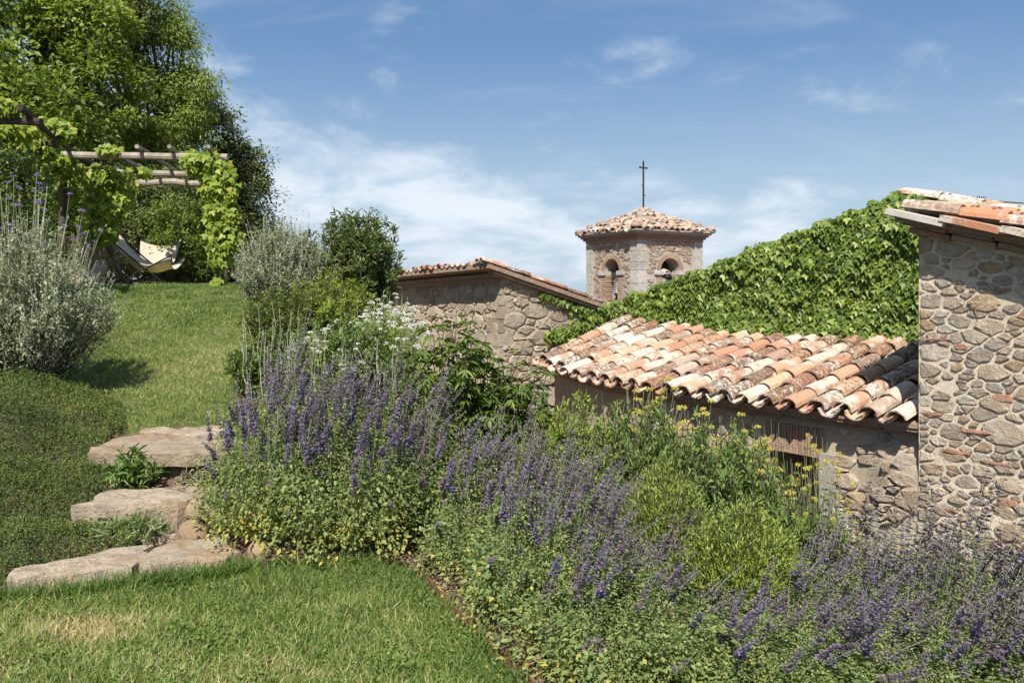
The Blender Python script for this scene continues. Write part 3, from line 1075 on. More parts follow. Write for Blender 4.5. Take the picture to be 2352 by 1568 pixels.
g = [(x, y, barn_roof(x, y) + dz) for dz in (-.06, .0) for x, y in ((-10.6, BY - .33), (BX + .16, BY - .33), (BX + .16, 2.98), (-10.6, 2.98))]
roofb = obj('roof', poly_mesh('roof', g, box_geo(0, 1, 0, 1, 0, 1)[1], M['eave_brick']), barn)
TMb = tile_meshes('tile', w0=.135, w1=.11)
cols, tops = [], []
for i in range(30):
    x = BX + .08 - .148 * i
    ylo, yhi = (2.98, BY - .36) if i < 2 else (BY + .45, BY - .36)
    cols.append(((x, ylo, barn_roof(x, ylo) - .025), (x, yhi, barn_roof(x, yhi) - .025), (1, 0, 0), -.074))
tile_columns(roofb, cols, TMb, .40, 33)
# verge course along the falling edge, and the bare rafter end at its foot
for k in range(8):
    ya, yb_ = BY - .2 + k * .4, BY - .2 + k * .4 + .385
    g = [(BX + a, y, barn_roof(BX, y) + c) for c in (-.105, -.064) for a, y in ((-.05, ya), (.12, ya), (.12, yb_), (-.05, yb_))]
    obj('brick', poly_mesh('brick', g, box_geo(0, 1, 0, 1, 0, 1)[1], M['eave_brick']), roofb)
for k in range(13):
    xa = BX + .1 - k * .35
    g = [(x, BY - .20 + dy, barn_roof(x, BY - .1) + c) for c in (-.115, -.066) for x, dy in ((xa - .34, 0), (xa, 0), (xa, .2), (xa - .34, .2))]
    obj('brick', poly_mesh('brick', g, box_geo(0, 1, 0, 1, 0, 1)[1], M['eave_brick']), roofb)
zz_ = barn_roof(BX, 2.9)
g = [(BX + a, y, z) for a in (-.05, .12) for y, z in ((2.55, zz_ - .02), (3.02, zz_ - .10), (3.0, zz_ - .19), (2.6, zz_ - .28))]
obj('rafter_end', poly_mesh('rafter_end', g, [(0, 3, 2, 1), (4, 5, 6, 7), (0, 1, 5, 4), (1, 2, 6, 5), (2, 3, 7, 6), (3, 0, 4, 7)], M['lead']), barn)

# ------------------------------------------------------------------ bell tower
TA = math.atan2(-.863, .5045)
TX, TY = 4.42, 28.0
TW = 2.99
tower = thing('bell_tower', 'square stone bell tower with arched openings and an iron cross', 'bell tower', (TX, TY, 0), TA)
Z0, ZC = -1.0, 3.42


def arch_face(o, ux, W, z0, z1, cx, wid, spring, depth, bottom):
    """wall face with an arched opening, origin o, along ux, going `depth` inward (left normal); returns geometry"""
    o, ux = Vector(o), Vector(ux)
    inn = Vector((-ux.y, ux.x, 0))
    r = wid / 2
    V, Fc = [], []

    def P(s, z, d=0):
        V.append(tuple(o + ux * s + inn * d + Vector((0, 0, z))))
        return len(V) - 1
    L, R = cx - r, cx + r
    Fc.append((P(0, z0), P(L, z0), P(L, spring), P(0, spring)))
    Fc.append((P(R, z0), P(W, z0), P(W, spring), P(R, spring)))
    Fc.append((P(L, z0), P(R, z0), P(R, bottom), P(L, bottom)))
    n = 12
    arc = [(cx + r * math.cos(math.pi - math.pi * i / n), spring + r * math.sin(math.pi * i / n)) for i in range(n + 1)]
    tops = [0 + W * i / n for i in range(n + 1)]
    Fc.append((P(0, spring), P(L, spring), P(0, z1)))
    Fc.append((P(R, spring), P(W, spring), P(W, z1)))
    for i in range(n):
        Fc.append((P(*arc[i]), P(*arc[i + 1]), P(tops[i + 1], z1), P(tops[i], z1)))
        Fc.append((P(*arc[i]), P(*arc[i], depth), P(*arc[i + 1], depth), P(*arc[i + 1])))
    Fc.append((P(L, bottom), P(L, bottom, depth), P(L, spring, depth), P(L, spring)))
    Fc.append((P(R, bottom), P(R, spring), P(R, spring, depth), P(R, bottom, depth)))
    Fc.append((P(L, bottom), P(R, bottom), P(R, bottom, depth), P(L, bottom, depth)))
    return V, Fc


AR, SPR, BOT = .90, 2.36, .9
ga = arch_face((-TW, 0, 0), (1, 0, 0), TW, Z0, ZC, TW / 2, AR, SPR, .55, BOT)          # left face, y = 0
gb = arch_face((0, 0, 0), (0, 1, 0), TW, Z0, ZC, TW / 2, AR, SPR, .55, BOT)            # right face, x = 0
shaft_l = obj('wall', poly_mesh('wall', *ga, M['tower_mortar']), tower)
shaft_r = obj('wall', poly_mesh('wall', *gb, M['tower_mortar']), tower)
obj('wall', poly_mesh('wall', [(-TW, 0, Z0), (-TW, TW, Z0), (0, TW, Z0), (-TW, 0, ZC), (-TW, TW, ZC), (0, TW, ZC)], [(0, 3, 4, 1), (1, 4, 5, 2)], M['tower_mortar']), tower)
# frames: left face x in wall = -TW + s ; right face y = s
FL = lambda s, z: Matrix.Translation((-TW + s, .004, z))
FR = lambda s, z: Matrix.Translation((-.004, s, z)) @ Matrix.Rotation(math.pi / 2, 4, 'Z')
for fr, wl, sd in ((FL, shaft_l, 1), (FR, shaft_r, 2)):
    def ok_t(x, z, w, h):
        if x - w / 2 < .40 or x + w / 2 > TW - .40 or z + h / 2 > ZC - .02:
            return False
        dx = max(abs(x - TW / 2) - w / 2, 0)
        dz = max(z - h / 2 - SPR, 0)
        return not (math.hypot(dx, dz) < AR / 2 + .19 if z + h / 2 > SPR else dx < AR / 2 + .16)
    Ct = rubble(.36, TW - .36, 1.25, ZC - .01, 50 + sd, [(.06, .085, 60), (.04, .06, 400), (.025, .038, 900)], 1.8, (), lambda x, z, w, h: not ok_t(x, z, w * .8, h * .8))
    lay_rubble(wl, Ct, fr, .03, 'tower_rubble', 12 + sd, .007, drop=.03)
    # arch voussoirs
    vb = poly_mesh('brick', *box_geo(-.028, .028, -.025, .12, -.085, .085), M['tower_brick'])
    for i in range(23):
        a = math.pi * (i + .5) / 23
        rr = AR / 2 + .09
        obj('brick', vb, wl, mat4=fr(TW / 2 - rr * math.cos(a), SPR + rr * math.sin(a)) @ Matrix.Rotation(-(math.pi / 2 - a) , 4, 'Y') @ Matrix.Rotation(0, 4, 'Z'))
    # impost blocks and brick jambs
    ib = poly_mesh('impost', *box_geo(-.20, .20, -.07, .40, -.075, .075), M['tower_stone'])
    for sg in (-1, 1):
        obj('impost', ib, wl, mat4=fr(TW / 2 + sg * (AR / 2 + .10), SPR - .075))
        jb = poly_mesh('brick', *box_geo(-.15, .15, -.012, .30, -.035, .035), M['tower_brick'])
        for k in range(15):
            obj('brick', jb, wl, mat4=fr(TW / 2 + sg * (AR / 2 + .04 + .02 * (k % 2)), SPR - .20 - .085 * k))
# corner pilasters of squared blocks
rq = random.Random(3)
for (cx, cy) in ((0, 0), (-TW, 0), (0, TW)):
    z = .6
    while z < ZC - .05:
        h = min(rq.uniform(.26, .5), ZC - z)
        wx = .36 + rq.uniform(-.02, .02)
        x0, x1 = (cx - wx, cx + .045) if cx == 0 else (cx - .045, cx + wx)
        y0, y1 = (cy - .045, cy + wx) if cy == 0 else (cy - wx, cy + .045)
        e = rq.uniform(0, .008)
        obj('quoin', poly_mesh('quoin', *box_geo(x0, x1 + e, y0 - e, y1, z + .006, z + h - .006), M['tower_stone']), tower)
        z += h


def ring(o, z0, z1):
    return box_geo(-TW - o, o, -o, TW + o, z0, z1)


for i, (o_, z0, z1) in enumerate(((.06, ZC, ZC + .10), (.13, ZC + .102, ZC + .18), (.20, ZC + .182, ZC + .25), (.27, ZC + .252, ZC + .325))):
    obj('cornice', poly_mesh('cornice', *ring(o_, z0, z1), M['eave_brick' if i < 3 else 'tower_stone']), tower)
EZ, AZ, OV = ZC + .327, 4.62, .36
ctr = Vector((-TW / 2, TW / 2, AZ))
cs = [(-TW - OV, -OV, EZ), (OV, -OV, EZ), (OV, TW + OV, EZ), (-TW - OV, TW + OV, EZ)]
rooft = obj('roof', poly_mesh('roof', cs + [(x, y, EZ + .03) for x, y, z in cs] + [tuple(ctr)],
                              [(3, 2, 1, 0), (0, 1, 5, 4), (1, 2, 6, 5), (2, 3, 7, 6), (3, 0, 4, 7), (4, 5, 8), (5, 6, 8), (6, 7, 8), (7, 4, 8)], M['tower_mortar']), tower)
TMt = tile_meshes('tile_old', L=.40, w0=.26, w1=.20, hgt=.42, seg=5, t=.03)
rt = random.Random(77)
half = TW / 2 + OV
for fi, (mid, acr) in enumerate((((-TW / 2, -OV, EZ + .03), (1, 0, 0)), ((OV, TW / 2, EZ + .03), (0, 1, 0)))):
    mid, acr = Vector(mid), Vector(acr)
    up = (ctr - mid)
    sl = up.length
    up.normalize()
    nrm = acr.cross(up)
    if nrm.z < 0:
        nrm = -nrm
    nc = 7
    for c_ in range(nc):
        t0 = c_ / nc
        wrow = half * (1 - t0) * .98
        nk = max(1, int(2 * wrow / .26))
        for k in range(nk):
            s = -wrow + (k + .5) * 2 * wrow / nk + rt.uniform(-.035, .035)
            p = mid + up * (t0 * sl - .03 + rt.uniform(-.05, .05)) + acr * s + nrm * (.02 + rt.uniform(0, .03))
            m = tile_matrix(p, up, acr, .08, rt.random() < .18, rt) @ Matrix.Rotation(rt.uniform(-.3, .3), 4, 'Z') @ Matrix.Rotation(rt.uniform(-.2, .2), 4, 'Y')
            obj('roof_tile', rt.choice(TMt), rooft, mat4=m)
SB = stones_for('tower_rubble', .7, 2.6)
for e in ((-TW - OV, -OV), (OV, -OV), (OV, TW + OV)):
    a = Vector((e[0], e[1], EZ + .05))
    for k in range(6):
        t = (k + .35) / 6
        p = a.lerp(ctr, t) + Vector((rt.uniform(-.04, .04), rt.uniform(-.04, .04), .06))
        obj('ridge_stone', rt.choice(SB), rooft, mat4=Matrix.Translation(p) @ Matrix.Rotation(rt.uniform(0, 6), 4, 'Z') @ Matrix.Rotation(-math.pi / 2, 4, 'X') @ Matrix.Diagonal((.34 * rt.uniform(.7, 1.2), .10 * rt.uniform(.7, 1.3), .27, 1)))
for k in range(5):
    a = k * 1.26
    obj('ridge_stone', rt.choice(SB), rooft, mat4=Matrix.Translation(ctr + Vector((.13 * math.cos(a), .13 * math.sin(a), .05))) @ Matrix.Rotation(a, 4, 'Z') @ Matrix.Rotation(-math.pi / 2, 4, 'X') @ Matrix.Diagonal((.3, .09, .24, 1)))
cz = AZ + .05
cr_ = obj('cross', poly_mesh('cross', *join_geo([box_geo(-.024, .024, -.024, .024, 0, 1.86), box_geo(-.023, .023, -.17, .17, 1.58, 1.626)]), M['iron']), tower,
          mat4=Matrix.Translation((ctr.x, ctr.y, cz)) @ Matrix.Rotation(.1, 4, 'Z'))
for (z, s, l) in ((.92, -1, .10), (.55, 1, .12)):
    obj('hook', poly_mesh('hook', *box_geo(-.012, .012, .02 if s > 0 else -l, l if s > 0 else -.02, z, z + .025), M['iron']), cr_)
for s in (-.17, .17):
    obj('finial', poly_mesh('finial', *box_geo(-.03, .03, s - .03, s + .03, 1.575, 1.632), M['iron']), cr_)


def lathe(profile, S=18):
    V, Fc = [], []
    for r_, z in profile:
        for i in range(S):
            a = 2 * math.pi * i / S
            V.append((r_ * math.cos(a), r_ * math.sin(a), z))
    for j in range(len(profile) - 1):
        for i in range(S):
            a, b = j * S + i, j * S + (i + 1) % S
            Fc.append((a, b, b + S, a + S))
    return V, Fc


Rt = Matrix.Translation((TX, TY, 0)) @ Matrix.Rotation(TA, 4, 'Z')


def bell(label, loc, prof, mat):
    p = Rt @ Vector(loc)
    b = thing('bell', label, 'bell', p, TA)
    obj('body', poly_mesh('body', *lathe(prof), M[mat], True), b)
    obj('yoke', poly_mesh('yoke', *box_geo(-.34, .34, -.07, .07, prof[-1][1] - .02, prof[-1][1] + .2), M['dark_wood']), b)
    tube_obj('clapper', [(0, 0, prof[-1][1]), (0, 0, .2), (0, 0, -.05)], [.012, .012, .035], M['iron'], b)
    return b


bell('small pale bronze bell hanging in the left arch of the tower', (-TW / 2 + .12, .22, 1.55), [(.30, 0), (.29, .03), (.235, .12), (.20, .26), (.175, .42), (.13, .52), (.02, .56)], 'bronze')
b2 = bell('large greenish bell hanging in the right arch of the tower', (-.24, TW / 2 - .20, 1.25), [(.40, 0), (.385, .04), (.32, .16), (.28, .36), (.265, .66), (.25, .80), (.18, .88), (.02, .9)], 'bronze_green')
obj('bell_cap', poly_mesh('bell_cap', *lathe([(.34, .98), (.36, 1.02), (.27, 1.12), (.10, 1.19), (0.0, 1.2)]), M['tower_stone'], True), b2)

# antenna beyond the roof
an = thing('antenna', 'thin dark aerial boom sticking up behind the pale roof ridge', 'antenna', (0, 0, 0))
a0, a1 = at(2243, 459, 10.0), at(2420, 472, 11.2)
tube_obj('boom', [a0, (a0 + a1) / 2, a1], [.008] * 3, M['iron'], an, 6)
mast = np.array((a1[0], a1[1], a1[2]))
tube_obj('mast', [mast + (0, 0, .05), mast + (0, 0, -1.4)], [.015, .015], M['iron'], an, 6)
for k in range(5):
    q = a0 + (a1 - a0) * (k * .022 + .004)
    tube_obj('element', [q + (0, -.02, .045), q + (0, .02, -.045)], [.005] * 2, M['iron'], an, 5)

# ------------------------------------------------------------------ ivy
Rh = np.array(Matrix.Translation((KX, KY, 0)) @ Matrix.Rotation(ANG, 4, 'Z'))


def to_world(P):
    return P @ Rh[:3, :3].T + Rh[:3, 3]


def ivy_leaves(name, label, S, Zc, thick, seed, plane, size=(.036, .098), n_parts=200, mat='ivy_leaf', trail=None):
    """S, Zc: leaf positions on the wall plane (local); plane 'y' faces -y, plane 'x' faces +x"""
    r = np.random.default_rng(seed)
    n = len(S)
    lump = thick * (.35 + .65 * np.clip(.5 + .8 * fbm(S * 2.6, Zc * 2.6, seed), 0, 1.1)) * r.uniform(.15, 1, n)
    Nn = np.stack([r.normal(0, .38, n), np.full(n, -1.0), .5 + r.normal(0, .4, n)], -1)
    A = np.stack([r.normal(0, .34, n), -.45 + r.normal(0, .2, n), np.full(n, -1.0)], -1)
    if plane == 'y':
        P = np.stack([S, GAB_Y - .02 - lump, Zc], -1)
    else:
        P = np.stack([BX + .02 + lump, S, Zc], -1)
        Nn = np.stack([-Nn[:, 1], Nn[:, 0], Nn[:, 2]], -1)
        A = np.stack([-A[:, 1], A[:, 0], A[:, 2]], -1)
    L = r.uniform(*size, n)
    ro = Rh[:3, :3]
    P, Nn, A = to_world(P), Nn @ ro.T, A @ ro.T
    rnd = np.clip(r.normal(.5, .28, n) + .12 * fbm(S * 1.5, Zc * 1.5, 3), 0, 1)
    root = thing(name, label, 'ivy', tuple(P.mean(0) * (1, 1, 0) + (0, 0, -1)))
    base = np.array(root.location)
    near = np.argsort(P[:, 1] - lump * 3)[:n_parts]
    rest = np.ones(n, bool)
    rest[near] = False
    o = obj('foliage', leaf_mesh('foliage', [leaf_geo(P[rest] - base, A[rest], Nn[rest], L[rest], L[rest] * 1.0, 'ivy', rnd[rest])], M[mat]), root)
    o['kind'] = 'stuff'
    lm = [fast_mesh('leaf', *leaf_geo(np.zeros((1, 3)), np.array([(0, 1, 0.)]), np.array([(0, 0, 1.)]), 1, 1.0, 'ivy', np.array([q])), M[mat]) for q in (.2, .4, .55, .7, .9)]
    for i in near:
        a = Vector(A[i]).normalized()
        b = Vector(Nn[i]).cross(a).normalized()
        c = a.cross(b)
        m = Matrix((-b, a, c)).transposed().to_4x4() @ Matrix.Scale(float(L[i]), 4)
        m.translation = Vector(P[i] - base)
        obj('leaf', lm[i % 5], root, mat4=m)
    return root, base


r = np.random.default_rng(4)
S = r.uniform(-5.75, -.02, 58000)
zt = np.where(S < RIDGE_X, roof_left(S), roof_right(S)) + .03 + .03 * fbm(S * 1.7, S * 0, 8) + .05 * vnoise(S * 11, S * 0, 9)
Zc = r.uniform(.75, 2.75, 58000)
keep = (Zc < zt) & (Zc > .98 + .16 * bend(S) - .1)
bare = ((S + .55) / .22) ** 2 + ((Zc - 1.13) / .12) ** 2 < 1
keep &= ~bare
S, Zc = S[keep], Zc[keep]
iv, ib_ = ivy_leaves('ivy', 'dense green ivy covering the tall sloping gable above the tiled roof', S, Zc, .25, 5, 'y')
# ivy runner over the barn wall
r = np.random.default_rng(14)
P0 = []
for (c, w_) in (([(1.0, 1.62), (1.5, 1.45), (2.0, 1.28), (2.6, 1.12), (3.0, 1.1)], .10), ([(1.15, .95), (1.6, 1.0), (2.0, 1.05), (2.5, 1.05), (3.1, 1.0)], .13), ([(1.8, .62), (2.2, .72), (2.6, .85), (3.1, .9)], .15), ([(2.2, .3), (2.6, .5), (3.1, .6)], .22)):
    c = np.array(c)
    t = r.uniform(0, len(c) - 1, 420)
    i = np.minimum(t.astype(int), len(c) - 2)
    q = c[i] + (c[i + 1] - c[i]) * (t - i)[:, None]
    q += r.normal(0, 1, (420, 2)) * w_ * (.35 + .65 * (t / len(c)))[:, None]
    P0.append(q)
P0 = np.concatenate(P0)
P0 = P0[P0[:, 1] < barn_roof(BX, P0[:, 0]) - .1]
ivy_leaves('ivy', 'ivy runners spreading over the barn wall under the falling roof edge', P0[:, 0], P0[:, 1], .10, 6, 'x', (.06, .10), 60)

# ------------------------------------------------------------------ stone steps
def slab(name, label, pts, ztop, thick, seed, undercut=.03, rough=.017, cat='stone step', tilt=(0, 0), group=None, mat='slab'):
    """a rough slab with the outline pts (world x, y), top at ztop"""
    r = np.random.default_rng(seed)
    P = np.array(pts, float)
    # refine the outline
    Q = []
    n = len(P)
    for i in range(n):
        a, b = P[i], P[(i + 1) % n]
        k = max(2, int(np.linalg.norm(b - a) / .07))
        for j in range(k):
            Q.append(a + (b - a) * j / k)
    Q = np.array(Q)
    c = Q.mean(0)
    Q += r.normal(0, rough, Q.shape)
    m = len(Q)
    V, T = [], []

    def zt(p):
        return ztop + (p[0] - c[0]) * tilt[0] + (p[1] - c[1]) * tilt[1] + .018 * float(fbm(p[0] * 7, p[1] * 7, seed)) + .007 * float(vnoise(p[0] * 30, p[1] * 30, seed))
    rings = [(1.0, None, 0), (.985, -.35, undercut * .5), (.985, -.02, 0), (.95, 0, 0)]
    for (s_, k, _) in ((.97, -1.0, 0), (1.0 - undercut * .6, -.5, 0), (1.0, -.10, 0), (.988, 0.0, 0), (.8, 0.0, 0), (.55, 0, 0), (.28, 0, 0)):
        for q in Q:
            p = c + (q - c) * s_
            z = zt(p) + k * thick + (r.uniform(-.012, .012) if -.9 < k < 0 else 0) - (.004 if s_ == .988 else 0)
            V.append((p[0], p[1], z))
    R_ = len(V) // m
    V.append((c[0], c[1], zt(c)))
    for j in range(R_ - 1):
        for i in range(m):
            a, b = j * m + i, j * m + (i + 1) % m
            T.append((a, b, b + m, a + m))
    for i in range(m):
        T.append(((R_ - 1) * m + i, (R_ - 1) * m + (i + 1) % m, len(V) - 1))
    # orient outward: outline must run anticlockwise
    area = np.sum(Q[:, 0] * np.roll(Q[:, 1], -1) - np.roll(Q[:, 0], -1) * Q[:, 1])
    if area < 0:
        T = [t[::-1] for t in T]
    base = np.array((c[0], c[1], ztop - thick))
    V = [tuple(np.array(v) - base) for v in V]
    o = obj(name, poly_mesh(name, V, T, M[mat], False), None, loc=tuple(base))
    return tag(o, label, cat, group)


G = 'stones of the garden steps'
slab('stone_step', 'long buff slab at the foot of the steps, left of the pair', [(-2.68, 4.20), (-2.40, 4.24), (-2.08, 4.36), (-2.06, 4.52), (-2.14, 4.78), (-2.35, 4.66), (-2.52, 4.50), (-2.70, 4.32)], .10, .20, 1, group=G)
slab('stone_step', 'buff slab at the foot of the steps, right of the pair beside the catmint', [(-2.05, 4.38), (-1.80, 4.46), (-1.63, 4.50), (-1.58, 4.62), (-1.78, 4.92), (-2.02, 4.90), (-2.10, 4.66)], .10, .20, 2, group=G)
slab('stone_step', 'thin ochre stone tucked behind the foot slabs of the steps', [(-2.25, 4.82), (-1.9, 4.95), (-1.80, 5.02), (-1.95, 5.16), (-2.3, 5.06)], .11, .16, 3, group=G)
slab('stone_step', 'thick wedge shaped middle slab of the steps', [(-2.72, 4.93), (-2.40, 4.95), (-2.12, 4.93), (-2.03, 5.03), (-2.05, 5.16), (-2.3, 5.36), (-2.68, 5.30)], .285, .30, 4, undercut=.05, group=G)
slab('stone_step', 'flat pale stone lying behind the middle slab', [(-2.28, 5.38), (-2.05, 5.22), (-1.92, 5.30), (-1.95, 5.50), (-2.15, 5.52)], .285, .15, 5, group=G)
slab('stone_step', 'broad top slab of the steps below the upper lawn', [(-3.02, 5.62), (-2.62, 5.52), (-2.30, 5.50), (-2.02, 5.60), (-2.0, 5.95), (-2.25, 6.35), (-2.6, 6.50), (-2.95, 6.35), (-3.05, 6.0)], .475, .095, 6, undercut=.02, group=G)
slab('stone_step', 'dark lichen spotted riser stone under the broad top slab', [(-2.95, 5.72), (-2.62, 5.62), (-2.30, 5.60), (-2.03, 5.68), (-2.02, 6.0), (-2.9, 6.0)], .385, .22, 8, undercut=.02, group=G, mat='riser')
slab('stone_step', 'flat back stone of the top step touching the turf', [(-2.9, 6.2), (-2.5, 6.1), (-2.2, 6.12), (-2.15, 6.3), (-2.5, 6.56), (-2.95, 6.5)], .515, .12, 7, group=G)


def cobble(label, c, s, seed):
    r = np.random.default_rng(seed)
    V, Fc = lathe([(.02, -.5), (.32, -.42), (.5, -.1), (.47, .15), (.30, .42), (.02, .5)], 10)
    V = np.array(V)
    V += r.normal(0, .035, V.shape)
    V = V * np.array(s)
    o = obj('cobble', poly_mesh('cobble', V, Fc, M['cobble'], True), None, loc=c)
    o.rotation_euler = (r.uniform(-.3, .3), r.uniform(-.3, .3), r.uniform(0, 6))
    tag(o, label, 'stone', 'cobbles beside the steps')


cobble('round ochre cobble wedged right of the middle step slab', (-1.99, 5.06, .22), (.16, .17, .17), 1)
cobble('rusty brown cobble low below the round one beside the middle slab', (-1.97, 4.92, .11), (.22, .17, .16), 2)
cobble('flat ochre cobble half under the yellowing catmint', (-1.80, 5.04, .20), (.24, .2, .16), 3)
cobble('small grey cobble behind the round ochre one', (-1.90, 5.22, .25), (.14, .12, .10), 4)
cobble('reddish stone on the soil at the end of the foot slab', (-1.50, 4.74, .05), (.20, .16, .15), 5)

# ------------------------------------------------------------------ lawn
def build_grass():
    r = np.random.default_rng(2)
    gs = []
    for (x0, x1, y0, y1, dens, l0, l1, w) in ((-3.4, .4, 2.0, 4.75, 11500, .03, .068, .0058), (-5.6, -3.4, 1.2, 4.2, 2500, .03, .06, .005), (-3.4, .6, .6, 2.0, 2500, .03, .06, .005),
                                              (-6.8, -2.1, 6.1, 9.2, 7000, .022, .05, .006), (-6.8, -2.1, 9.2, 12.9, 4200, .025, .055, .0085)):
        n = int((x1 - x0) * (y1 - y0) * dens)
        x, y = r.uniform(x0, x1, n), r.uniform(y0, y1, n)
        k = lawn_mask(x, y) > .5
        x, y = x[k], y[k]
        n = len(x)
        z = H(x, y) + .018 * vnoise(x * 6, y * 6, 5)
        edge = np.abs(lawn_mask(x, y + .12) - 1) > .5
        patch = .5 * fbm(x * 1.6, y * 1.6, 21) + .35 * fbm(x * 6, y * 6, 22)
        dry = .40 + .44 * patch
        dry += .55 * np.exp(-(((x + 2.02) / .32) ** 2 + ((y - 3.78) / .17) ** 2))
        dry += .28 * np.exp(-(((x + 2.6) / .5) ** 2 + ((y - 3.35) / .2) ** 2)) + .15 * np.exp(-(((x + 1.3) / .5) ** 2 + ((y - 3.4) / .2) ** 2))
        dry += .16 * np.exp(-(((x + 3.2) / .9) ** 2 + ((y - 7.7) / .9) ** 2)) - .15 * sstep(9, 11.5, y)
        dry -= .22 * sstep(.35, .0, np.interp(y, _ey, _ex) - x) * (y < 5) + .2 * sstep(4.05, 4.4, y) * (y < 5)
        rnd = np.clip(dry + r.normal(0, .22, n), 0, 1)
        L = r.uniform(l0, l1, n) * (1.0 + .25 * vnoise(x * 3, y * 3, 9)) * np.where(edge & (r.random(n) < .25), 1.9, 1)
        A = np.stack([r.normal(.1, .65, n), r.normal(0, .65, n), np.full(n, .8)], -1)
        Nn = r.normal(size=(n, 3))
        gs.append(leaf_geo(np.stack([x, y, z - .003], -1), A, Nn, L, w * r.uniform(.7, 1.3, n), 'blade', rnd))
    o = obj('lawn_grass', leaf_mesh('lawn_grass', gs, M['grass']))
    tag(o, 'short green and straw coloured lawn turf on both levels', 'grass', kind='stuff')
    # clover patches and longer tufts at the foot of the slabs
    cl = []
    for _ in range(46):
        cx_, cy_ = r.uniform(-3.2, .1), r.uniform(2.6, 4.5)
        n = int(r.integers(25, 70))
        x, y = cx_ + r.normal(0, .07, n), cy_ + r.normal(0, .05, n)
        k = lawn_mask(x, y) > .5
        x, y = x[k], y[k]
        n = len(x)
        if n:
            cl.append(leaf_geo(np.stack([x, y, H(x, y) + r.uniform(.02, .05, n)], -1), rdir(r, n) * (1, 1, .2), rdir(r, n, 2.5), r.uniform(.012, .022, n), r.uniform(.012, .02, n), 'rhomb', np.clip(r.normal(.55, .2, n), 0, 1)))
    n = 1500
    x = r.uniform(-2.75, -1.45, n)
    y = np.interp(x, [-2.75, -2.62, -2.1, -1.6, -1.4], [4.10, 4.12, 4.30, 4.47, 4.60]) + r.normal(-.02, .03, n)
    cl.append(leaf_geo(np.stack([x, y, H(x, y)], -1), np.stack([r.normal(0, .5, n), r.normal(-.1, .4, n), np.ones(n)], -1), r.normal(size=(n, 3)), r.uniform(.05, .13, n), .006, 'blade', np.clip(r.normal(.3, .2, n), 0, 1)))
    o = obj('clover', leaf_mesh('clover', cl, M['sage_leaf']))
    tag(o, 'clover and longer tufts in the lower lawn before the steps', 'clover', kind='stuff')
    # soil litter and pebbles in the bed edge
    n = 9000
    y = r.uniform(2.2, 5.0, n)
    x = np.interp(y, _ey, _ex) + r.uniform(-.02, .55, n)
    k = lawn_mask(x, y) < .5
    x, y = x[k], y[k]
    n = len(x)
    g = leaf_geo(np.stack([x, y, H(x, y) + .012 + r.uniform(0, .012, n)], -1), rdir(r, n) * (1, 1, .35), rdir(r, n, 1.2), r.uniform(.012, .035, n), r.uniform(.008, .02, n), 'rhomb', r.random(n))
    o = obj('leaf_litter', leaf_mesh('leaf_litter', [g], M['litter']))
    tag(o, 'dry brown leaf litter on the soil along the bed edge', 'leaf litter', kind='stuff')


build_grass()

# rusty edging strip between turf and bed
ys = np.linspace(2.6, 4.5, 30)
V, Fc = [], []
for y in ys:
    x = float(lawn_edge(y)) + .012
    z = float(H(x, y))
    V += [(x - .004, y, z - .06), (x + .004, y, z - .06), (x + .004, y, z + .045), (x - .004, y, z + .045)]
for i in range(len(ys) - 1):
    for j in range(4):
        a, b = 4 * i + j, 4 * i + (j + 1) % 4
        Fc.append((a, b, b + 4, a + 4))
o = obj('lawn_edging', poly_mesh('lawn_edging', V, Fc, M['corten']))
tag(o, 'rusty steel edging strip between the lower lawn and the flower bed', 'edging')

# ------------------------------------------------------------------ plants
def stems(r, n, R, Hh, K=6, foot=.28, flare=.8, rise=1.05, edge_h=.5, lean=(0, 0), hvar=.18, wob=.02):
    th = r.uniform(0, 2 * np.pi, n)
    rho = np.sqrt(r.random(n))
    out = np.stack([np.cos(th), np.sin(th), np.zeros(n)], -1)
    base = out * (rho * foot * R)[:, None]
    t = np.linspace(0, 1, K)
    hf = (1 - edge_h * rho ** 2) * r.uniform(1 - hvar, 1 + hvar * .6, n)
    P = (base[:, None] + out[:, None] * (R * rho * (1 - foot))[:, None, None] * (t ** flare)[None, :, None]
         + np.array((0, 0, 1.0)) * (Hh * hf)[:, None, None] * (t ** rise)[None, :, None]
         + np.array((*lean, 0.0)) * (t ** 2)[None, :, None])
    P[:, 1:] += r.normal(0, wob, (n, K - 1, 3))
    return P, out, rho


def along(P, t):
    """points and tangents at t (n,m) on paths P (n,K,3)"""
    n, K, _ = P.shape
    f_ = np.clip(t, 0, .9999) * (K - 1)
    i = f_.astype(int)
    a = f_ - i
    idx = np.arange(n)[:, None]
    p = P[idx, i] * (1 - a)[..., None] + P[idx, i + 1] * a[..., None]
    d = unit(P[idx, i + 1] - P[idx, i])
    return p, d


def stem_leaves(r, P, m, t0, t1, L, aspect, kind, jit=.03, up=.35, outw=.9, size_fall=.4, rnd_mu=.45, rnd_sd=.22, patch=None, tpow=1.0):
    n = len(P)
    t = t0 + (t1 - t0) * r.random((n, m)) ** tpow
    p, d = along(P, t)
    p = p.reshape(-1, 3) + r.normal(0, jit, (n * m, 3))
    d = d.reshape(-1, 3)
    side = rdir(r, n * m)
    side -= d * np.sum(side * d, -1, keepdims=True)
    A = unit(unit(side) * outw + d * up + r.normal(0, .15, side.shape))
    Nn = unit(d * .6 + np.array((0, 0, .7)) + r.normal(0, .45, side.shape))
    tt = ((t - t0) / max(t1 - t0, 1e-6)).ravel()
    Ls = L * (1 - size_fall * tt) * r.uniform(.65, 1.25, n * m)
    rnd = r.normal(rnd_mu, rnd_sd, n * m)
    if patch is not None:
        rnd = rnd + patch(p)
    return leaf_geo(p, A, Nn, Ls, Ls * aspect, kind, np.clip(rnd, 0, 1))


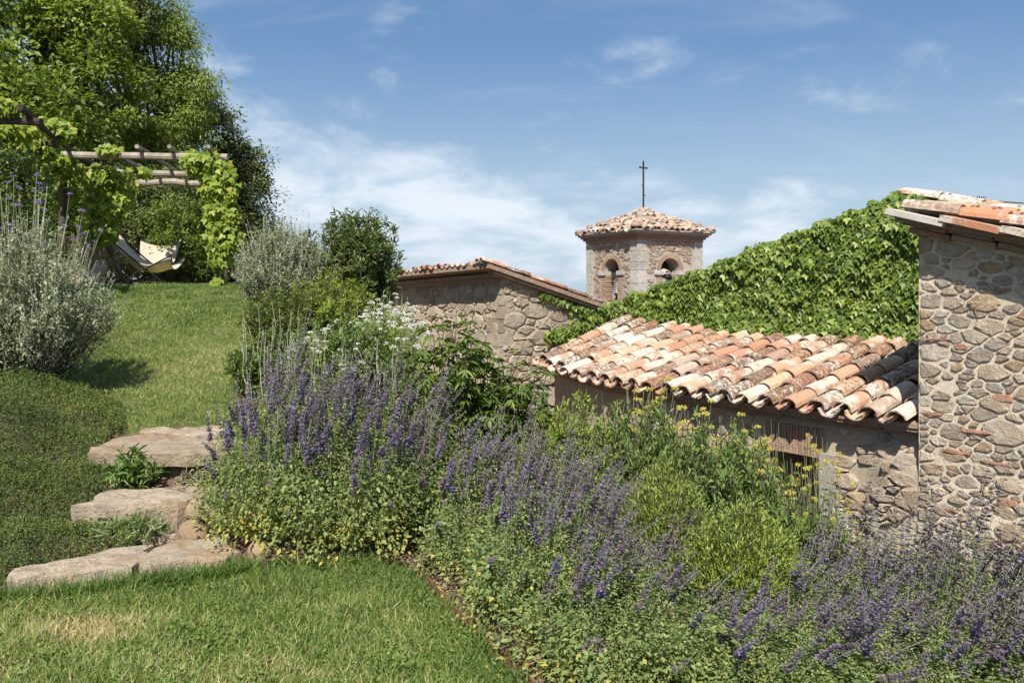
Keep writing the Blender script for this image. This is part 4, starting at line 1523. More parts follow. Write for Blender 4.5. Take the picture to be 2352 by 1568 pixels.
def spikes(r, P, sel, t0, whorls, per, size, rad, mu=.5):
    """flower whorls on the upper part of the stems"""
    Q = P[sel]
    n = len(Q)
    t = t0[sel][:, None] + (1 - t0[sel][:, None]) * (np.arange(whorls)[None] + r.uniform(-.25, .25, (n, whorls))) / (whorls - .5)
    p, d = along(Q, t)
    w = np.linspace(1.15, .55, whorls)[None, :, None]
    p = np.repeat(p.reshape(-1, 3), per, 0)
    d = np.repeat(d.reshape(-1, 3), per, 0)
    ww = np.repeat(np.broadcast_to(w[..., 0], (n, whorls)).ravel(), per)
    m = len(p)
    side = rdir(r, m)
    side -= d * np.sum(side * d, -1, keepdims=True)
    side = unit(side)
    A = unit(side + d * r.uniform(.1, .9, (m, 1)))
    sm = np.repeat(r.normal(mu, .27, n), whorls * per)
    rnd = np.clip(sm + r.normal(0, .2, m), 0, 1)
    Ls = size * r.uniform(.6, 1.3, m) * ww
    return leaf_geo(p + side * (rad * ww * r.uniform(.1, .8, m))[:, None], A, unit(d + r.normal(0, .4, d.shape)), Ls, Ls * .75, 'rhomb', rnd)


def stem_mesh(name, P, r0, r1, mat, S=3):
    K = P.shape[1]
    V, T = tubes(P, np.broadcast_to(np.linspace(r0, r1, K), P.shape[:2]), S)
    return fast_mesh(name, V, T, None, mat)


def catmint_variant(seed, n, R, Hh, lean, yellow=0.0, flower_t=.70, mu=.5, nfl=80, per=18):
    r = np.random.default_rng(seed)
    P, out, rho = stems(r, n, R, Hh * .84, 6, .3, .75, 1.1, .5, lean, .32, .02)
    Q, _, _ = stems(r, nfl, R * 1.0, Hh * 1.2, 7, .35, .85, 1.0, .42, (lean[0] * 1.05, lean[1] * 1.05), .32, .016)

    def patch(p):
        low = sstep(.42 * Hh, .0, p[:, 2])
        return yellow * low * (.5 + .5 * fbm(p[:, 0] * 5, p[:, 1] * 5 + p[:, 2] * 5, seed)) * 1.2
    low = stem_leaves(r, P, 46, .08, 1.0, .033, .42, 'rhomb', .020, .5, .85, .45, .46, .26, patch)
    up_ = stem_leaves(r, Q, 40, .25, .82, .028, .40, 'rhomb', .006, .35, .9, .35, .5, .2)
    m = n * 13
    th, cz_ = r.uniform(0, 2 * np.pi, m), r.uniform(.02, .62, m) ** .9
    lob = 1 + .16 * np.sin(th * 5 + seed) + .10 * np.sin(th * 9 + cz_ * 6)
    rr = R * (.96 - .38 * cz_ ** 2) * r.uniform(.70, 1.0, m) * lob
    p = np.stack([rr * np.cos(th) + lean[0] * cz_ ** 2, rr * np.sin(th) + lean[1] * cz_ ** 2, cz_ * Hh * .85], -1)
    A = unit(np.stack([np.cos(th), np.sin(th), r.normal(-.1, .4, m)], -1) + r.normal(0, .45, (m, 3)))
    Ls = .032 * r.uniform(.6, 1.3, m)
    sk = leaf_geo(p, A, unit(np.stack([np.cos(th) * .5, np.sin(th) * .5, np.full(m, .8)], -1) + r.normal(0, .4, (m, 3))), Ls, Ls * .58, 'rhomb',
                  np.clip(r.normal(.42, .26, m) + patch(p), 0, 1))
    t0 = r.uniform(flower_t - .12, flower_t + .08, nfl)
    fl = spikes(r, Q, np.ones(nfl, bool), t0, 10, per, .0155, .0135, mu)
    # short half-open spikes among the leaves
    sel = r.random(n) < .05
    fs = spikes(r, P, sel, np.full(n, .80), 5, 10, .014, .012, mu - .12)
    return {'foliage': leaf_mesh('foliage', [low, up_, sk], M['catmint_leaf']), 'flower_spikes': leaf_mesh('flower_spikes', [fl, fs], M['catmint_flower']),
            'stems': stem_mesh('stems', Q, .0027, .0016, M['catmint_stem'])}


def plant(name, label, cat, parts, x, y, rz=0.0, s=1.0, sz=None, group=None, z=None):
    t = thing(name, label, cat, (x, y, float(H(x, y)) if z is None else z), rz, group)
    t.scale = (s, s, sz or s)
    for k, me in parts.items():
        o = obj(k, me, t)
        o['kind'] = 'stuff'
    return t


CV = [catmint_variant(11, 250, .50, .80, (.03, -.02), .75, .78, .60, 56, 26),
      catmint_variant(12, 250, .50, .80, (.12, -.04), .10, .72, .34, 64, 17),
      catmint_variant(13, 260, .50, .78, (.14, -.08), .65, .74, .34, 42, 18),
      catmint_variant(14, 250, .52, .80, (.20, -.05), .20, .70, .42, 60, 18)]
GC = 'catmint plants in the flower bed'
for (v_, x, y, s, sz, rz, lab) in (
        (0, -1.54, 5.00, .86, 1.08, 0, 'tall catmint with violet spikes rising right beside the stone steps'),
        (0, -1.06, 4.98, 1.08, 1.08, 1.1, 'leafy catmint whose green foot meets the lower lawn left of the soil gap'),
        (1, -1.62, 5.75, 1.0, 1.05, .3, 'catmint behind the steps, its spikes against the upper lawn'),
        (1, -.58, 5.30, 1.08, 1.05, .1, 'catmint in the middle of the bed in front of the glossy chaste tree'),
        (1, -.95, 5.95, 1.0, 1.0, .5, 'catmint behind the middle clump with white valerian above it'),
        (2, -.12, 4.72, .98, .92, -.2, 'catmint behind the soil gap at the turn of the lawn edge'),
        (1, .02, 5.50, 1.0, 1.0, .2, 'catmint below the chaste tree leaves beside the green rosemary'),
        (2, .14, 4.02, .95, .90, .0, 'catmint with yellowing lower leaves leaning over the rusty edging'),
        (1, .24, 4.62, .85, .95, .2, 'catmint with grey spikes immediately left of the bright rosemary'),
        (2, .42, 3.38, .92, .72, .4, 'shadowy catmint at the bottom edge of the picture beside the lawn corner'),
        (2, .30, 3.95, .80, .74, -.2, 'catmint with dark violet spikes leaning in front of the rosemary'),
        (2, 1.02, 3.25, .98, .52, .1, 'catmint at the bottom edge below the rosemary'),
        (3, 1.50, 3.95, 1.0, .62, .15, 'catmint in the foreground just right of the rosemary foot'),
        (2, 1.60, 3.35, 1.0, .66, -.1, 'foreground catmint sprawling along the bottom edge'),
        (1, 2.02, 4.80, 1.08, 1.25, -.15, 'catmint in front of the stone wall below the dark doorway'),
        (3, 2.05, 3.95, 1.02, .95, .3, 'catmint in the right foreground with long leaning spikes'),
        (1, 2.62, 4.60, 1.08, 1.28, .1, 'catmint against the tall house wall'),
        (2, 2.15, 3.25, 1.0, .85, .2, 'catmint filling the bottom right corner'),
        (3, 2.62, 3.80, 1.0, 1.28, .1, 'catmint at the right edge in front of the house wall'),
        (1, 2.50, 5.35, 1.0, 1.1, .4, 'catmint at the foot of the low wall right of the doorway')):
    plant('catmint', lab, 'catmint', CV[v_], x, y, rz, s, sz, GC)


# rosemary
def rosemary_variant(seed, n, R, Hh):
    r = np.random.default_rng(seed)
    P, out, rho = stems(r, n, R, Hh, 5, .35, .9, .9, .55, (.02, -.02), .15, .012)
    lv = stem_leaves(r, P, 50, .25, 1.0, .032, .23, 'rhomb', .006, .95, .55, .15, .5, .22)
    return {'foliage': leaf_mesh('foliage', [lv], M['rosemary']), 'stems': stem_mesh('stems', P, .004, .002, M['bark'])}


RV = [rosemary_variant(21, 520, .34, .72), rosemary_variant(22, 520, .36, .62)]
GR = 'rosemary in the flower bed'
plant('rosemary', 'bright green rosemary bush, the upper one under the yarrow', 'rosemary', RV[0], .94, 5.05, 0, 1.1, 1.28, GR)
plant('rosemary', 'bright green rosemary sprawling downhill between the catmints', 'rosemary', RV[1], 1.30, 4.58, 1, 1.05, 1.05, GR)


# grey leaved shrubs
def silver_variant(seed, n, R, Hh, tips=60, leaf=.022, edge=.45, lw=.5):
    r = np.random.default_rng(seed)
    P, out, rho = stems(r, n, R, Hh, 7, .22, .62, .95, edge, (0, 0), .14, .02)
    # side twigs
    m = n * 3
    i = r.integers(0, n, m)
    t = r.uniform(.35, .95, (m, 1))
    b, d = along(P[i], t)
    b, d = b[:, 0], d[:, 0]
    dirs = unit(d * .7 + rdir(r, m, .4) * .8)
    K = 4
    tw = b[:, None] + dirs[:, None] * (np.linspace(0, 1, K)[None, :, None] * (R * r.uniform(.12, .3, m))[:, None, None]) + np.array((0, 0, .05)) * (np.linspace(0, 1, K) ** 2)[None, :, None]
    l1 = stem_leaves(r, P, 34, .12, 1.0, leaf, .48, 'rhomb', .02, .5, .8, .2, .45, .22)
    l2 = stem_leaves(r, tw, 22, .1, 1.0, leaf, .48, 'rhomb', .010, .5, .8, .2, .5, .22)
    # bare pale shoots above the dome
    Q, _, _ = stems(r, tips, R * 1.0, Hh * 1.22, 7, .2, .7, .95, edge * .8, (0, 0), .14, .012)
    l3 = stem_leaves(r, Q, 12, .6, 1.0, leaf * .85, .42, 'rhomb', .004, .8, .6, .2, .75, .15)
    V1, T1 = tubes(Q, np.broadcast_to(np.linspace(.0032, .0016, 7), Q.shape[:2]), 3)
    V2, T2 = tubes(tw, np.broadcast_to(np.linspace(.0017, .001, K), tw.shape[:2]), 3)
    V3, T3 = tubes(P, np.broadcast_to(np.linspace(.006, .0025, 7), P.shape[:2]), 3)
    V, T = np.concatenate([V1, V2]), np.concatenate([T1, T2 + len(V1)])
    return {'foliage': leaf_mesh('foliage', [l1, l2, l3], M['silver_leaf']), 'stems': fast_mesh('stems', V, T, None, M['silver_stem']), 'branches': fast_mesh('branches', V3, T3, None, M['bark'])}


SV = [silver_variant(31, 300, .85, 1.35, 26, .040, .60), silver_variant(32, 340, .60, 1.08, 50, .034, .5)]
plant('germander_shrub', 'large silvery shrub with pale upright shoots at the left edge of the upper lawn', 'shrub', SV[0], -4.2, 6.85, 0, .88, 1)
plant('germander_shrub', 'rounded silver grey shrub on the right edge of the upper lawn', 'shrub', SV[1], -2.72, 9.5, 0, 1.0, 1.08)


# laurel-like leafy shrub
def leafy_variant(seed, n, R, Hh, leaf, asp, mat, per=26, kind='oval', edge=.4, up=.5, stem='bark', tw=2, t0=.25):
    r = np.random.default_rng(seed)
    P, out, rho = stems(r, n, R, Hh, 7, .25, .65, .95, edge, (0, 0), .2, .025)
    m = n * tw
    i = r.integers(0, n, m)
    b, d = along(P[i], r.uniform(.3, .95, (m, 1)))
    dirs = unit(d[:, 0] * .5 + rdir(r, m, .3))
    K = 4
    q = b[:, 0][:, None] + dirs[:, None] * (np.linspace(0, 1, K)[None, :, None] * (R * r.uniform(.15, .35, m))[:, None, None])
    l1 = stem_leaves(r, P, per, t0, 1.0, leaf, asp, kind, .01, up, .8, .2)
    l2 = stem_leaves(r, q, per // 2, .1, 1.0, leaf, asp, kind, .01, up, .8, .2)
    return {'foliage': leaf_mesh('foliage', [l1, l2], M[mat]), 'stems': stem_mesh('stems', P, .007, .003, M[stem])}


plant('oleander_shrub', 'dark green upright leafy shrub standing before the barn roof', 'shrub', leafy_variant(41, 150, .62, 1.55, .10, .22, 'laurel_leaf', 40, edge=.35, up=.75), -1.95, 10.0, 0, 1, 1.0)
plant('euphorbia', 'yellow green bush in front of the dark leafy shrub', 'bush', leafy_variant(42, 160, .50, .85, .05, .28, 'fennel_leaf', 40, 'rhomb', .4, .5), -1.95, 8.6, 0, 1, 1)
plant('myrtle_bush', 'low olive green bush between silver shrub and white valerian', 'bush', leafy_variant(43, 150, .50, .7, .032, .5, 'hedge_leaf', 50, 'rhomb', .4, .4), -2.35, 8.35, 0, 1, 1)
plant('tree_mallow', 'mid green bush filling the bank behind the catmint', 'bush', leafy_variant(44, 160, .60, .75, .045, .5, 'yarrow_leaf', 50, 'rhomb', .4, .4), -1.55, 7.2, 0, 1, 1)


# white valerian: leafy stems with flower heads
def headed_variant(seed, n, R, Hh, leaf, asp, lmat, heads, hr, petal, pmat, flat=.45, per=60, hsel=.6, stem='catmint_stem', nleaf=24, up=.6, lt=(.05, .85), lean=(0, 0), edge=.35, flare=.75):
    r = np.random.default_rng(seed)
    P, out, rho = stems(r, n, R, Hh, 6, .4, flare, 1.0, edge, lean, .22, .012)
    lv = stem_leaves(r, P, nleaf, lt[0], lt[1], leaf, asp, 'rhomb', .012, up, .8, .3)
    tip = P[r.random(n) < hsel, -1]
    m = len(tip) * per
    c = np.repeat(tip, per, 0)
    u = rdir(r, m)
    u[:, 2] = np.abs(u[:, 2]) * flat
    hrr = np.repeat(hr * r.uniform(.6, 1.25, len(tip)), per)[:, None]
    fp = c + u * hrr * r.uniform(.3, 1, (m, 1)) ** .5
    pt = leaf_geo(fp, rdir(r, m, .3), rdir(r, m, 1.5), petal * r.uniform(.6, 1.3, m), petal * .8, 'rhomb', r.random(m))
    return {'foliage': leaf_mesh('foliage', [lv], M[lmat]), 'flower_heads': leaf_mesh('flower_heads', [pt], M[pmat]), 'stems': stem_mesh('stems', P, .003, .002, M[stem])}


va = headed_variant(51, 120, .48, .80, .05, .35, 'fennel_leaf', 1, .030, .014, 'white_petal', .5, 50, .5, nleaf=60)
plant('tree_mallow', 'low fresh green bush at the lawn edge below the silver shrub', 'bush', leafy_variant(45, 130, .42, .55, .045, .45, 'vitex_leaf', 46, 'rhomb', .4, .4), -2.12, 7.15, 0, 1, 1)
GV = 'white valerian in the bank'
plant('valerian', 'yellow green valerian with many white flower heads below the barn wall', 'valerian', va, -1.28, 7.7, 0, 1.15, 1.1, GV)
plant('valerian', 'white valerian nearer the grey stems behind the catmint', 'valerian', va, -1.62, 7.0, 2.2, .9, .85, GV)
plant('valerian', 'white valerian higher up the bank beside the dark leafy shrub', 'valerian', va, -1.35, 8.7, 4.0, .9, 1.0, GV)

# yarrow with flat yellow heads
ya = headed_variant(61, 90, .40, .95, .05, .30, 'yarrow_leaf', 1, .036, .014, 'yellow_petal', .16, 80, .5, nleaf=56, lt=(.02, .76), lean=(.06, 0), edge=.3)
GY = 'yellow yarrow before the lean-to'
for (x, y, rz, s, sz, lab) in ((1.02, 6.35, 0, 1, 1.38, 'yarrow with flat yellow heads beneath the left end of the tiled eave'), (1.42, 6.05, 1.3, 1, 1.34, 'yarrow with yellow heads in the middle of the low wall'),
                               (1.88, 5.90, 2.9, .85, 1.40, 'yarrow with yellow heads before the ribbed brick lintel'), (2.22, 5.75, 4.1, .6, 1.38, 'small yarrow beside the dark doorway')):
    plant('yarrow', lab, 'yarrow', ya, x, y, rz, s, sz, GY)
gd = headed_variant(62, 60, .26, .62, .045, .4, 'vitex_leaf', 1, .05, .018, 'gold_petal', .8, 60, .5, nleaf=40, lt=(.02, .8))
GO = 'golden flowers before the lean-to'
plant('saint_johns_wort', 'golden flowers left of the lean-to corner above the catmint', 'flowers', gd, .20, 6.9, 0, 1, 1.15, GO)
plant('saint_johns_wort', 'golden flower cluster beneath the tiled eave beside the yarrow', 'flowers', gd, .66, 6.45, 2, 1.05, 1.2, GO)
plant('santolina', 'fresh green feathery bush at the foot of the yarrow', 'bush', leafy_variant(63, 170, .48, .62, .04, .3, 'yarrow_leaf', 50, 'rhomb', .4, .6), .95, 5.95, 0, 1.1, 1.8)
plant('santolina', 'yellowish green feathery bush between catmint and golden flowers', 'bush', leafy_variant(64, 170, .48, .66, .04, .3, 'fennel_leaf', 44, 'rhomb', .4, .6), .50, 6.15, 0, 1.05, 1.55)
plant('cotinus', 'leafy green bush on the lower bank behind the yarrow', 'bush', leafy_variant(65, 130, .55, .6, .045, .35, 'yarrow_leaf', 44, 'rhomb', .4, .6), 1.46, 5.75, 0, 1, 1.95)
plant('cotinus', 'fine leaved green bush nearest the dark doorway', 'bush', leafy_variant(66, 120, .42, .6, .045, .3, 'yarrow_leaf', 44, 'rhomb', .4, .7), 2.0, 5.62, 0, .95, 1.4)


# chaste tree with hand-shaped leaves
def vitex_variant(seed, n, R, Hh):
    r = np.random.default_rng(seed)
    P, out, rho = stems(r, n, R, Hh, 7, .3, .7, .95, .4, (0, 0), .25, .02)
    m = 13
    t = r.uniform(.25, 1.0, (n, m))
    p, d = along(P, t)
    p, d = p.reshape(-1, 3), d.reshape(-1, 3)
    k = len(p)
    side = rdir(r, k)
    side -= d * np.sum(side * d, -1, keepdims=True)
    side = unit(side)
    tip = p + unit(side + d * .5) * .045
    gs = []
    rnd = np.clip(r.normal(.5, .22, k), 0, 1)
    cr = np.cross(side, np.array((0, 0, 1.0)))
    for j, a in enumerate((-1.1, -.55, 0, .55, 1.1)):
        A = unit(side * math.cos(a) + unit(cr) * math.sin(a) + np.array((0, 0, -.12)) + r.normal(0, .1, (k, 3)))
        Ls = (.085 - .02 * abs(a)) * r.uniform(.8, 1.25, k)
        gs.append(leaf_geo(tip, A, np.array((0, 0, 1.0)) + r.normal(0, .25, (k, 3)), Ls, Ls * .24, 'oval', rnd))
    return {'foliage': leaf_mesh('foliage', gs, M['vitex_leaf']), 'stems': stem_mesh('stems', P, .007, .003, M['bark'])}


VV = [vitex_variant(71, 70, .50, .95), vitex_variant(72, 60, .45, .8)]
GT = 'chaste trees in the bed'
plant('chaste_tree', 'dark green chaste tree with hand shaped leaves before the barn wall', 'shrub', VV[0], -.42, 6.45, 0, 1.05, 1.32, GT)
plant('chaste_tree', 'chaste tree left of the lean-to corner, lower than its neighbour', 'shrub', VV[1], -.02, 6.6, 1, 1.05, 1.25, GT)
plant('chaste_tree', 'fresh green hand leaved shoots rising amid the catmint left of the rosemary', 'shrub', VV[1], .58, 5.55, 2, .75, .85, GT)


# thin silvery sage stems
def wand_variant(seed, n, R, Hh):
    r = np.random.default_rng(seed)
    P, out, rho = stems(r, n, R, Hh, 6, .7, 1, 1, .1, (.02, 0), .3, .015)
    lv = stem_leaves(r, P, 26, .2, 1.0, .017, .3, 'rhomb', .006, .7, .5, .2, .8, .15)
    return {'foliage': leaf_mesh('foliage', [lv], M['silver_leaf']), 'stems': stem_mesh('stems', P, .0024, .0013, M['silver_stem'])}


WV = wand_variant(81, 24, .40, .85)
GW = 'silvery sage wands in the bank'
for (x, y, rz, s, sz, lab) in ((-2.0, 6.7, 0, .9, 1.0, 'thin silvery sage wands in front of the silver shrub'), (-1.5, 6.5, 1, 1, .95, 'thin silvery sage wands before the white valerian'),
                               (-1.0, 6.5, 2, 1, .95, 'thin silvery sage wands left of the chaste tree'), (.40, 7.2, 3, .55, .9, 'pale sage wands against the lean-to end wall')):
    plant('russian_sage', lab, 'sage', WV, x, y, rz, s, sz, GW)


# verbena stems with violet heads
def verbena_variant(seed, n, R, Hh):
    return headed_variant(seed, n, R, Hh, .05, .2, 'sage_leaf', 1, .028, .012, 'violet_petal', .6, 40, .9, nleaf=7, lt=(.1, .8), edge=.15)


plant('verbena', 'tall violet verbena behind the silvery shrub at the left edge', 'verbena', verbena_variant(91, 60, .7, 1.75), -4.75, 7.7, 0, 1, 1)
plant('verbena', 'lone violet verbena head against the barn wall', 'verbena', verbena_variant(92, 2, .04, 1.0), .19, 7.0, 0, 1, 1.12)


# thyme cushion left of the steps
def build_thyme():
    r = np.random.default_rng(95)
    poly = np.array([(-4.6, 4.3), (-2.78, 4.22), (-2.62, 4.5), (-2.30, 4.72), (-2.12, 4.86), (-2.2, 4.97), (-2.72, 5.0), (-2.80, 5.3), (-2.72, 5.45), (-2.80, 5.6), (-3.05, 5.75), (-3.08, 6.3), (-3.3, 6.75), (-4.6, 6.9)])

    def inside(x, y):
        c = np.zeros(len(x), bool)
        n = len(poly)
        for i in range(n):
            x1, y1 = poly[i]
            x2, y2 = poly[(i + 1) % n]
            cond = ((y1 > y) != (y2 > y)) & (x < (x2 - x1) * (y - y1) / (y2 - y1 + 1e-12) + x1)
            c ^= cond
        return c

    def dist(x, y):
        d = np.full(len(x), 9.0)
        n = len(poly)
        for i in range(n):
            a, b = poly[i], poly[(i + 1) % n]
            ab = b - a
            t = np.clip(((x - a[0]) * ab[0] + (y - a[1]) * ab[1]) / (ab @ ab), 0, 1)
            d = np.minimum(d, np.hypot(x - a[0] - t * ab[0], y - a[1] - t * ab[1]))
        return d
    n = 30000
    x, y = r.uniform(-4.4, -2.1, n), r.uniform(4.2, 6.9, n)
    k = inside(x, y)
    x, y = x[k], y[k]
    n = len(x)
    d = dist(x, y)
    h = (.05 + .20 * np.sqrt(np.clip(d / .55, 0, 1))) * (1 + .35 * fbm(x * 4, y * 4, 4)) * np.interp(y, [4.2, 5.2, 6.3, 6.9], [.9, 1.0, 1.15, .7])
    z = H(x, y)
    root = thing('creeping_thyme', 'dark green thyme cushion spilling down beside the stone steps', 'thyme', (-3.2, 5.4, 0))
    b = np.array(root.location)
    # short upright sprigs on the cushion
    P = np.stack([x, y, z + h - .07], -1)
    K = 4
    dirs = unit(np.stack([r.normal(0, .3, n), r.normal(-.15, .3, n), np.ones(n)], -1))
    Ls = r.uniform(.05, .11, n) * (1 + .5 * vnoise(x * 9, y * 9, 8))
    Q = P[:, None] + dirs[:, None] * (np.linspace(0, 1, K)[None, :, None] * Ls[:, None, None])
    br = .34 * fbm(x * 2.6, y * 2.6, 6) - .06
    gs = []
    t = r.uniform(0, 1, (n, 8))
    p, dd = along(Q, t)
    rn = np.repeat(np.clip(.45 + br + r.normal(0, .15, n), 0, 1), 8)
    m = n * 8
    gs.append(leaf_geo(p.reshape(-1, 3) - b, unit(rdir(r, m) + dd.reshape(-1, 3) * .4), rdir(r, m, 1), .013 * r.uniform(.7, 1.4, m), .007, 'rhomb', np.clip(rn + r.normal(0, .12, m), 0, 1)))
    o = obj('foliage', leaf_mesh('foliage', gs, M['thyme']), root)
    o['kind'] = 'stuff'
    # woody mat below
    xs, ys = np.arange(-4.7, -2.0, .06), np.arange(4.1, 7.0, .06)
    gx_, gy_ = np.meshgrid(xs, ys, indexing='ij')
    ins = inside(gx_.ravel(), gy_.ravel())
    dd = dist(gx_.ravel(), gy_.ravel())
    hh = np.where(ins, (.05 + .20 * np.sqrt(np.clip(dd / .55, 0, 1))) - .09, -.15) * np.interp(gy_.ravel(), [4.2, 5.2, 6.3, 6.9], [.9, 1.0, 1.15, .7])
    V = np.stack([gx_.ravel(), gy_.ravel(), H(gx_.ravel(), gy_.ravel()) + hh], -1) - b
    kk = len(ys)
    i = (np.arange(len(xs) - 1)[:, None] * kk + np.arange(kk - 1)[None]).ravel()
    T = np.concatenate([np.stack([i, i + kk, i + kk + 1], -1), np.stack([i, i + kk + 1, i + 1], -1)])
    obj('woody_mat', fast_mesh('woody_mat', V, T, None, plain_mat('thyme_wood', (.07, .055, .035), .95), True), root)


build_thyme()
plant('sage_plant', 'young sage with long fresh leaves growing between the top and middle steps', 'sage', leafy_variant(97, 16, .17, .26, .085, .26, 'sage_leaf', 14, 'oval', .3, .7, 'catmint_stem', 1), -2.62, 5.47, 0, 1, 1.0, z=.22)
plant('oregano', 'small grey green herb growing before the middle step slab', 'herb', leafy_variant(98, 60, .24, .15, .018, .5, 'yarrow_leaf', 26, 'rhomb', .3, .6, 'catmint_stem', 1), -2.33, 4.86, 0, 1, 1.0, z=.08)
plant('sedum', 'dark red stonecrop in the joint under the top step', 'stonecrop', leafy_variant(99, 70, .20, .07, .014, .7, 'sedum', 18, 'rhomb', .2, .6, 'catmint_stem', 1), -2.12, 5.50, 0, 1, 1.0, z=.27)

# ------------------------------------------------------------------ trees and hedges behind the upper lawn
def crown(r, lobes, ncl, per, cr, leaf, asp, kind, flat=.75, mu=.45, sd=.22, droop=0.0):
    """leaf clumps spread through the lobes (cx,cy,cz,rx,ry,rz); returns leaf geometry and clump centres"""
    lobes = np.array(lobes)
    vol = lobes[:, 3] * lobes[:, 5]
    pick = r.choice(len(lobes), ncl, p=vol / vol.sum())
    u = rdir(r, ncl)
    rad = r.uniform(.25, 1.0, ncl) ** .45
    C = lobes[pick, :3] + u * lobes[pick, 3:] * rad[:, None]
    k = r.uniform(.4, 1.5, ncl)
    c = np.repeat(C, per, 0)
    m = ncl * per
    q = rdir(r, m) * (r.random(m) ** .5)[:, None] * (cr * np.repeat(k, per))[:, None]
    q[:, 2] *= flat
    P = c + q
    A = unit(q / cr + rdir(r, m) * .8 + np.array((0, 0, -droop)))
    Nn = unit(np.array((0, -.25, 1.0)) + r.normal(0, .5, (m, 3)))
    L = leaf * r.uniform(.6, 1.3, m)
    rn = np.clip(np.repeat(r.normal(mu, .2, ncl), per) + r.normal(0, sd * .7, m), 0, 1)
    return leaf_geo(P, A, Nn, L, L * asp, kind, rn), C


def L_(px, py, y, rx, rz, ry=None):
    c = at(px, py, y)
    return (c[0], c[1], c[2], rx / F * y, (ry if ry else rx / F * y * .8), rz / F * y)


def tree(name, label, seed, base, lobes, ncl, per, cr, leaf, asp, mat, kind='rhomb', trunk=.2, group=None, cat='tree', limbs=14, bark='bark', **kw):
    r = np.random.default_rng(seed)
    b = np.array((base[0], base[1], float(H(*base[:2])) - .1))
    root = thing(name, label, cat, tuple(b), 0, group)
    g, C = crown(r, lobes, ncl, per, cr, leaf, asp, kind, **kw)
    g = (g[0] - b, g[1], g[2])
    o = obj('crown', leaf_mesh('crown', [g], M[mat]), root)
    o['kind'] = 'stuff'
    cc = np.array(lobes)[:, :3].mean(0) - b
    K = 8
    t = np.linspace(0, 1, K)
    top = np.array((cc[0] * .8, cc[1] * .8, cc[2] * .75))
    tr = top[None] * t[:, None] ** np.array((1.6, 1.6, 1.0))
    tr[1:-1] += r.normal(0, .06, (K - 2, 3))
    tube_obj('trunk', tr, np.linspace(trunk, trunk * .45, K), M[bark], root, 9)
    idx = r.choice(len(C), min(limbs, len(C)), replace=False)
    for i in idx:
        e = C[i] - b
        s0 = tr[r.integers(3, K)]
        mid = (s0 + e) / 2 + np.array((0, 0, .12 * np.linalg.norm(e - s0)))
        pts = np.array([s0, s0 * .55 + mid * .45, mid, mid * .4 + e * .6, e])
        pts[1:-1] += r.normal(0, .05, (3, 3))
        tube_obj('limb', pts, np.linspace(trunk * .35, trunk * .06, 5), M[bark], root, 6)
    return root


tree('hackberry_tree', 'tall mid green broadleaf tree filling the top left corner', 201, (-10.3, 17.0),
     [L_(40, 150, 16.5, 190, 130), L_(190, 60, 16.5, 120, 100), L_(110, 270, 16, 150, 80), L_(-140, 200, 17, 170, 220), L_(230, 200, 16.5, 110, 110), L_(60, -60, 16.5, 170, 110), L_(20, 330, 15.5, 120, 70)],
     300, 120, .46, .135, .5, 'tree_leaf', trunk=.28, limbs=34)
tree('dark_oak_tree', 'dark shaded oak crown hanging over the top of the bright trees', 202, (-9.6, 21.0),
     [L_(270, 20, 19, 75, 70), L_(220, -50, 19, 100, 70), L_(310, 50, 19, 40, 50), L_(300, -60, 19, 60, 60)], 240, 60, .38, .10, .5, 'oak_leaf', trunk=.22)
tree('locust_tree', 'feathery light green locust tree reaching highest beside the sky', 203, (-9.4, 21.5),
     [L_(370, 120, 20, 85, 90), L_(430, 200, 20, 62, 45), L_(370, 260, 20, 110, 80), L_(360, 10, 20, 60, 70), L_(460, 165, 20, 35, 25), L_(420, 340, 20, 75, 50), L_(300, 330, 20, 90, 70), L_(405, 90, 20, 45, 40), L_(450, 260, 20, 45, 35)],
     220, 110, .42, .12, .28, 'acacia_leaf', trunk=.2, limbs=34, flat=.55, droop=.5)
tree('holm_oak_tree', 'dark olive green holm oak with rounded clumps at the right end of the trees', 204, (-7.6, 23.5),
     [L_(510, 300, 22, 45, 55), L_(545, 370, 22, 62, 50), L_(575, 450, 22, 55, 55), L_(500, 420, 22, 70, 80), L_(590, 530, 22, 50, 50), L_(530, 520, 22, 70, 70), L_(610, 590, 22, 45, 40), L_(480, 250, 22.5, 30, 40), L_(590, 380, 22, 25, 25)],
     340, 90, .34, .10, .5, 'oak_leaf', trunk=.24)
GH = 'hedging shrubs behind the chairs'
for (nm, lab, sd, bx, by, lb, ncl, mt) in (
        ('privet_bush', 'bright green clipped bush directly right of the chairs', 211, -5.6, 15.6, [L_(430, 590, 15.3, 85, 75), L_(470, 520, 15.5, 60, 60), L_(390, 520, 15.8, 70, 60)], 330, 'hedge_leaf'),
        ('laurel_bush', 'dark bush behind the chairs under the pergola', 212, -7.3, 16.2, [L_(300, 540, 16, 100, 90), L_(260, 450, 16.5, 110, 80), L_(370, 440, 17, 90, 60)], 420, 'oak_leaf'),
        ('elder_bush', 'tall green bush at the left end of the pergola', 213, -8.8, 14.2, [L_(110, 480, 14, 110, 110), L_(60, 380, 14, 100, 80), L_(10, 520, 13, 100, 120), L_(170, 560, 14, 60, 70)], 460, 'hedge_leaf'),
        ('bay_bush', 'grey green bush at the left edge behind the verbena', 214, -7.2, 10.2, [L_(0, 420, 10.2, 75, 90), L_(-30, 520, 10, 90, 110), L_(60, 560, 10.4, 60, 70)], 260, 'laurel_leaf'),
        ('hazel_bush', 'low green bush closing the lawn between vine post and silver shrub', 215, -5.5, 17.0, [L_(520, 620, 16.5, 60, 45), L_(570, 640, 16.5, 50, 40), L_(620, 640, 17, 45, 35)], 200, 'hedge_leaf')):
    tree(nm, lab, sd, (bx, by), lb, ncl, 58, .26, .065, .5, mt, trunk=.07, group=GH, cat='bush', limbs=8)
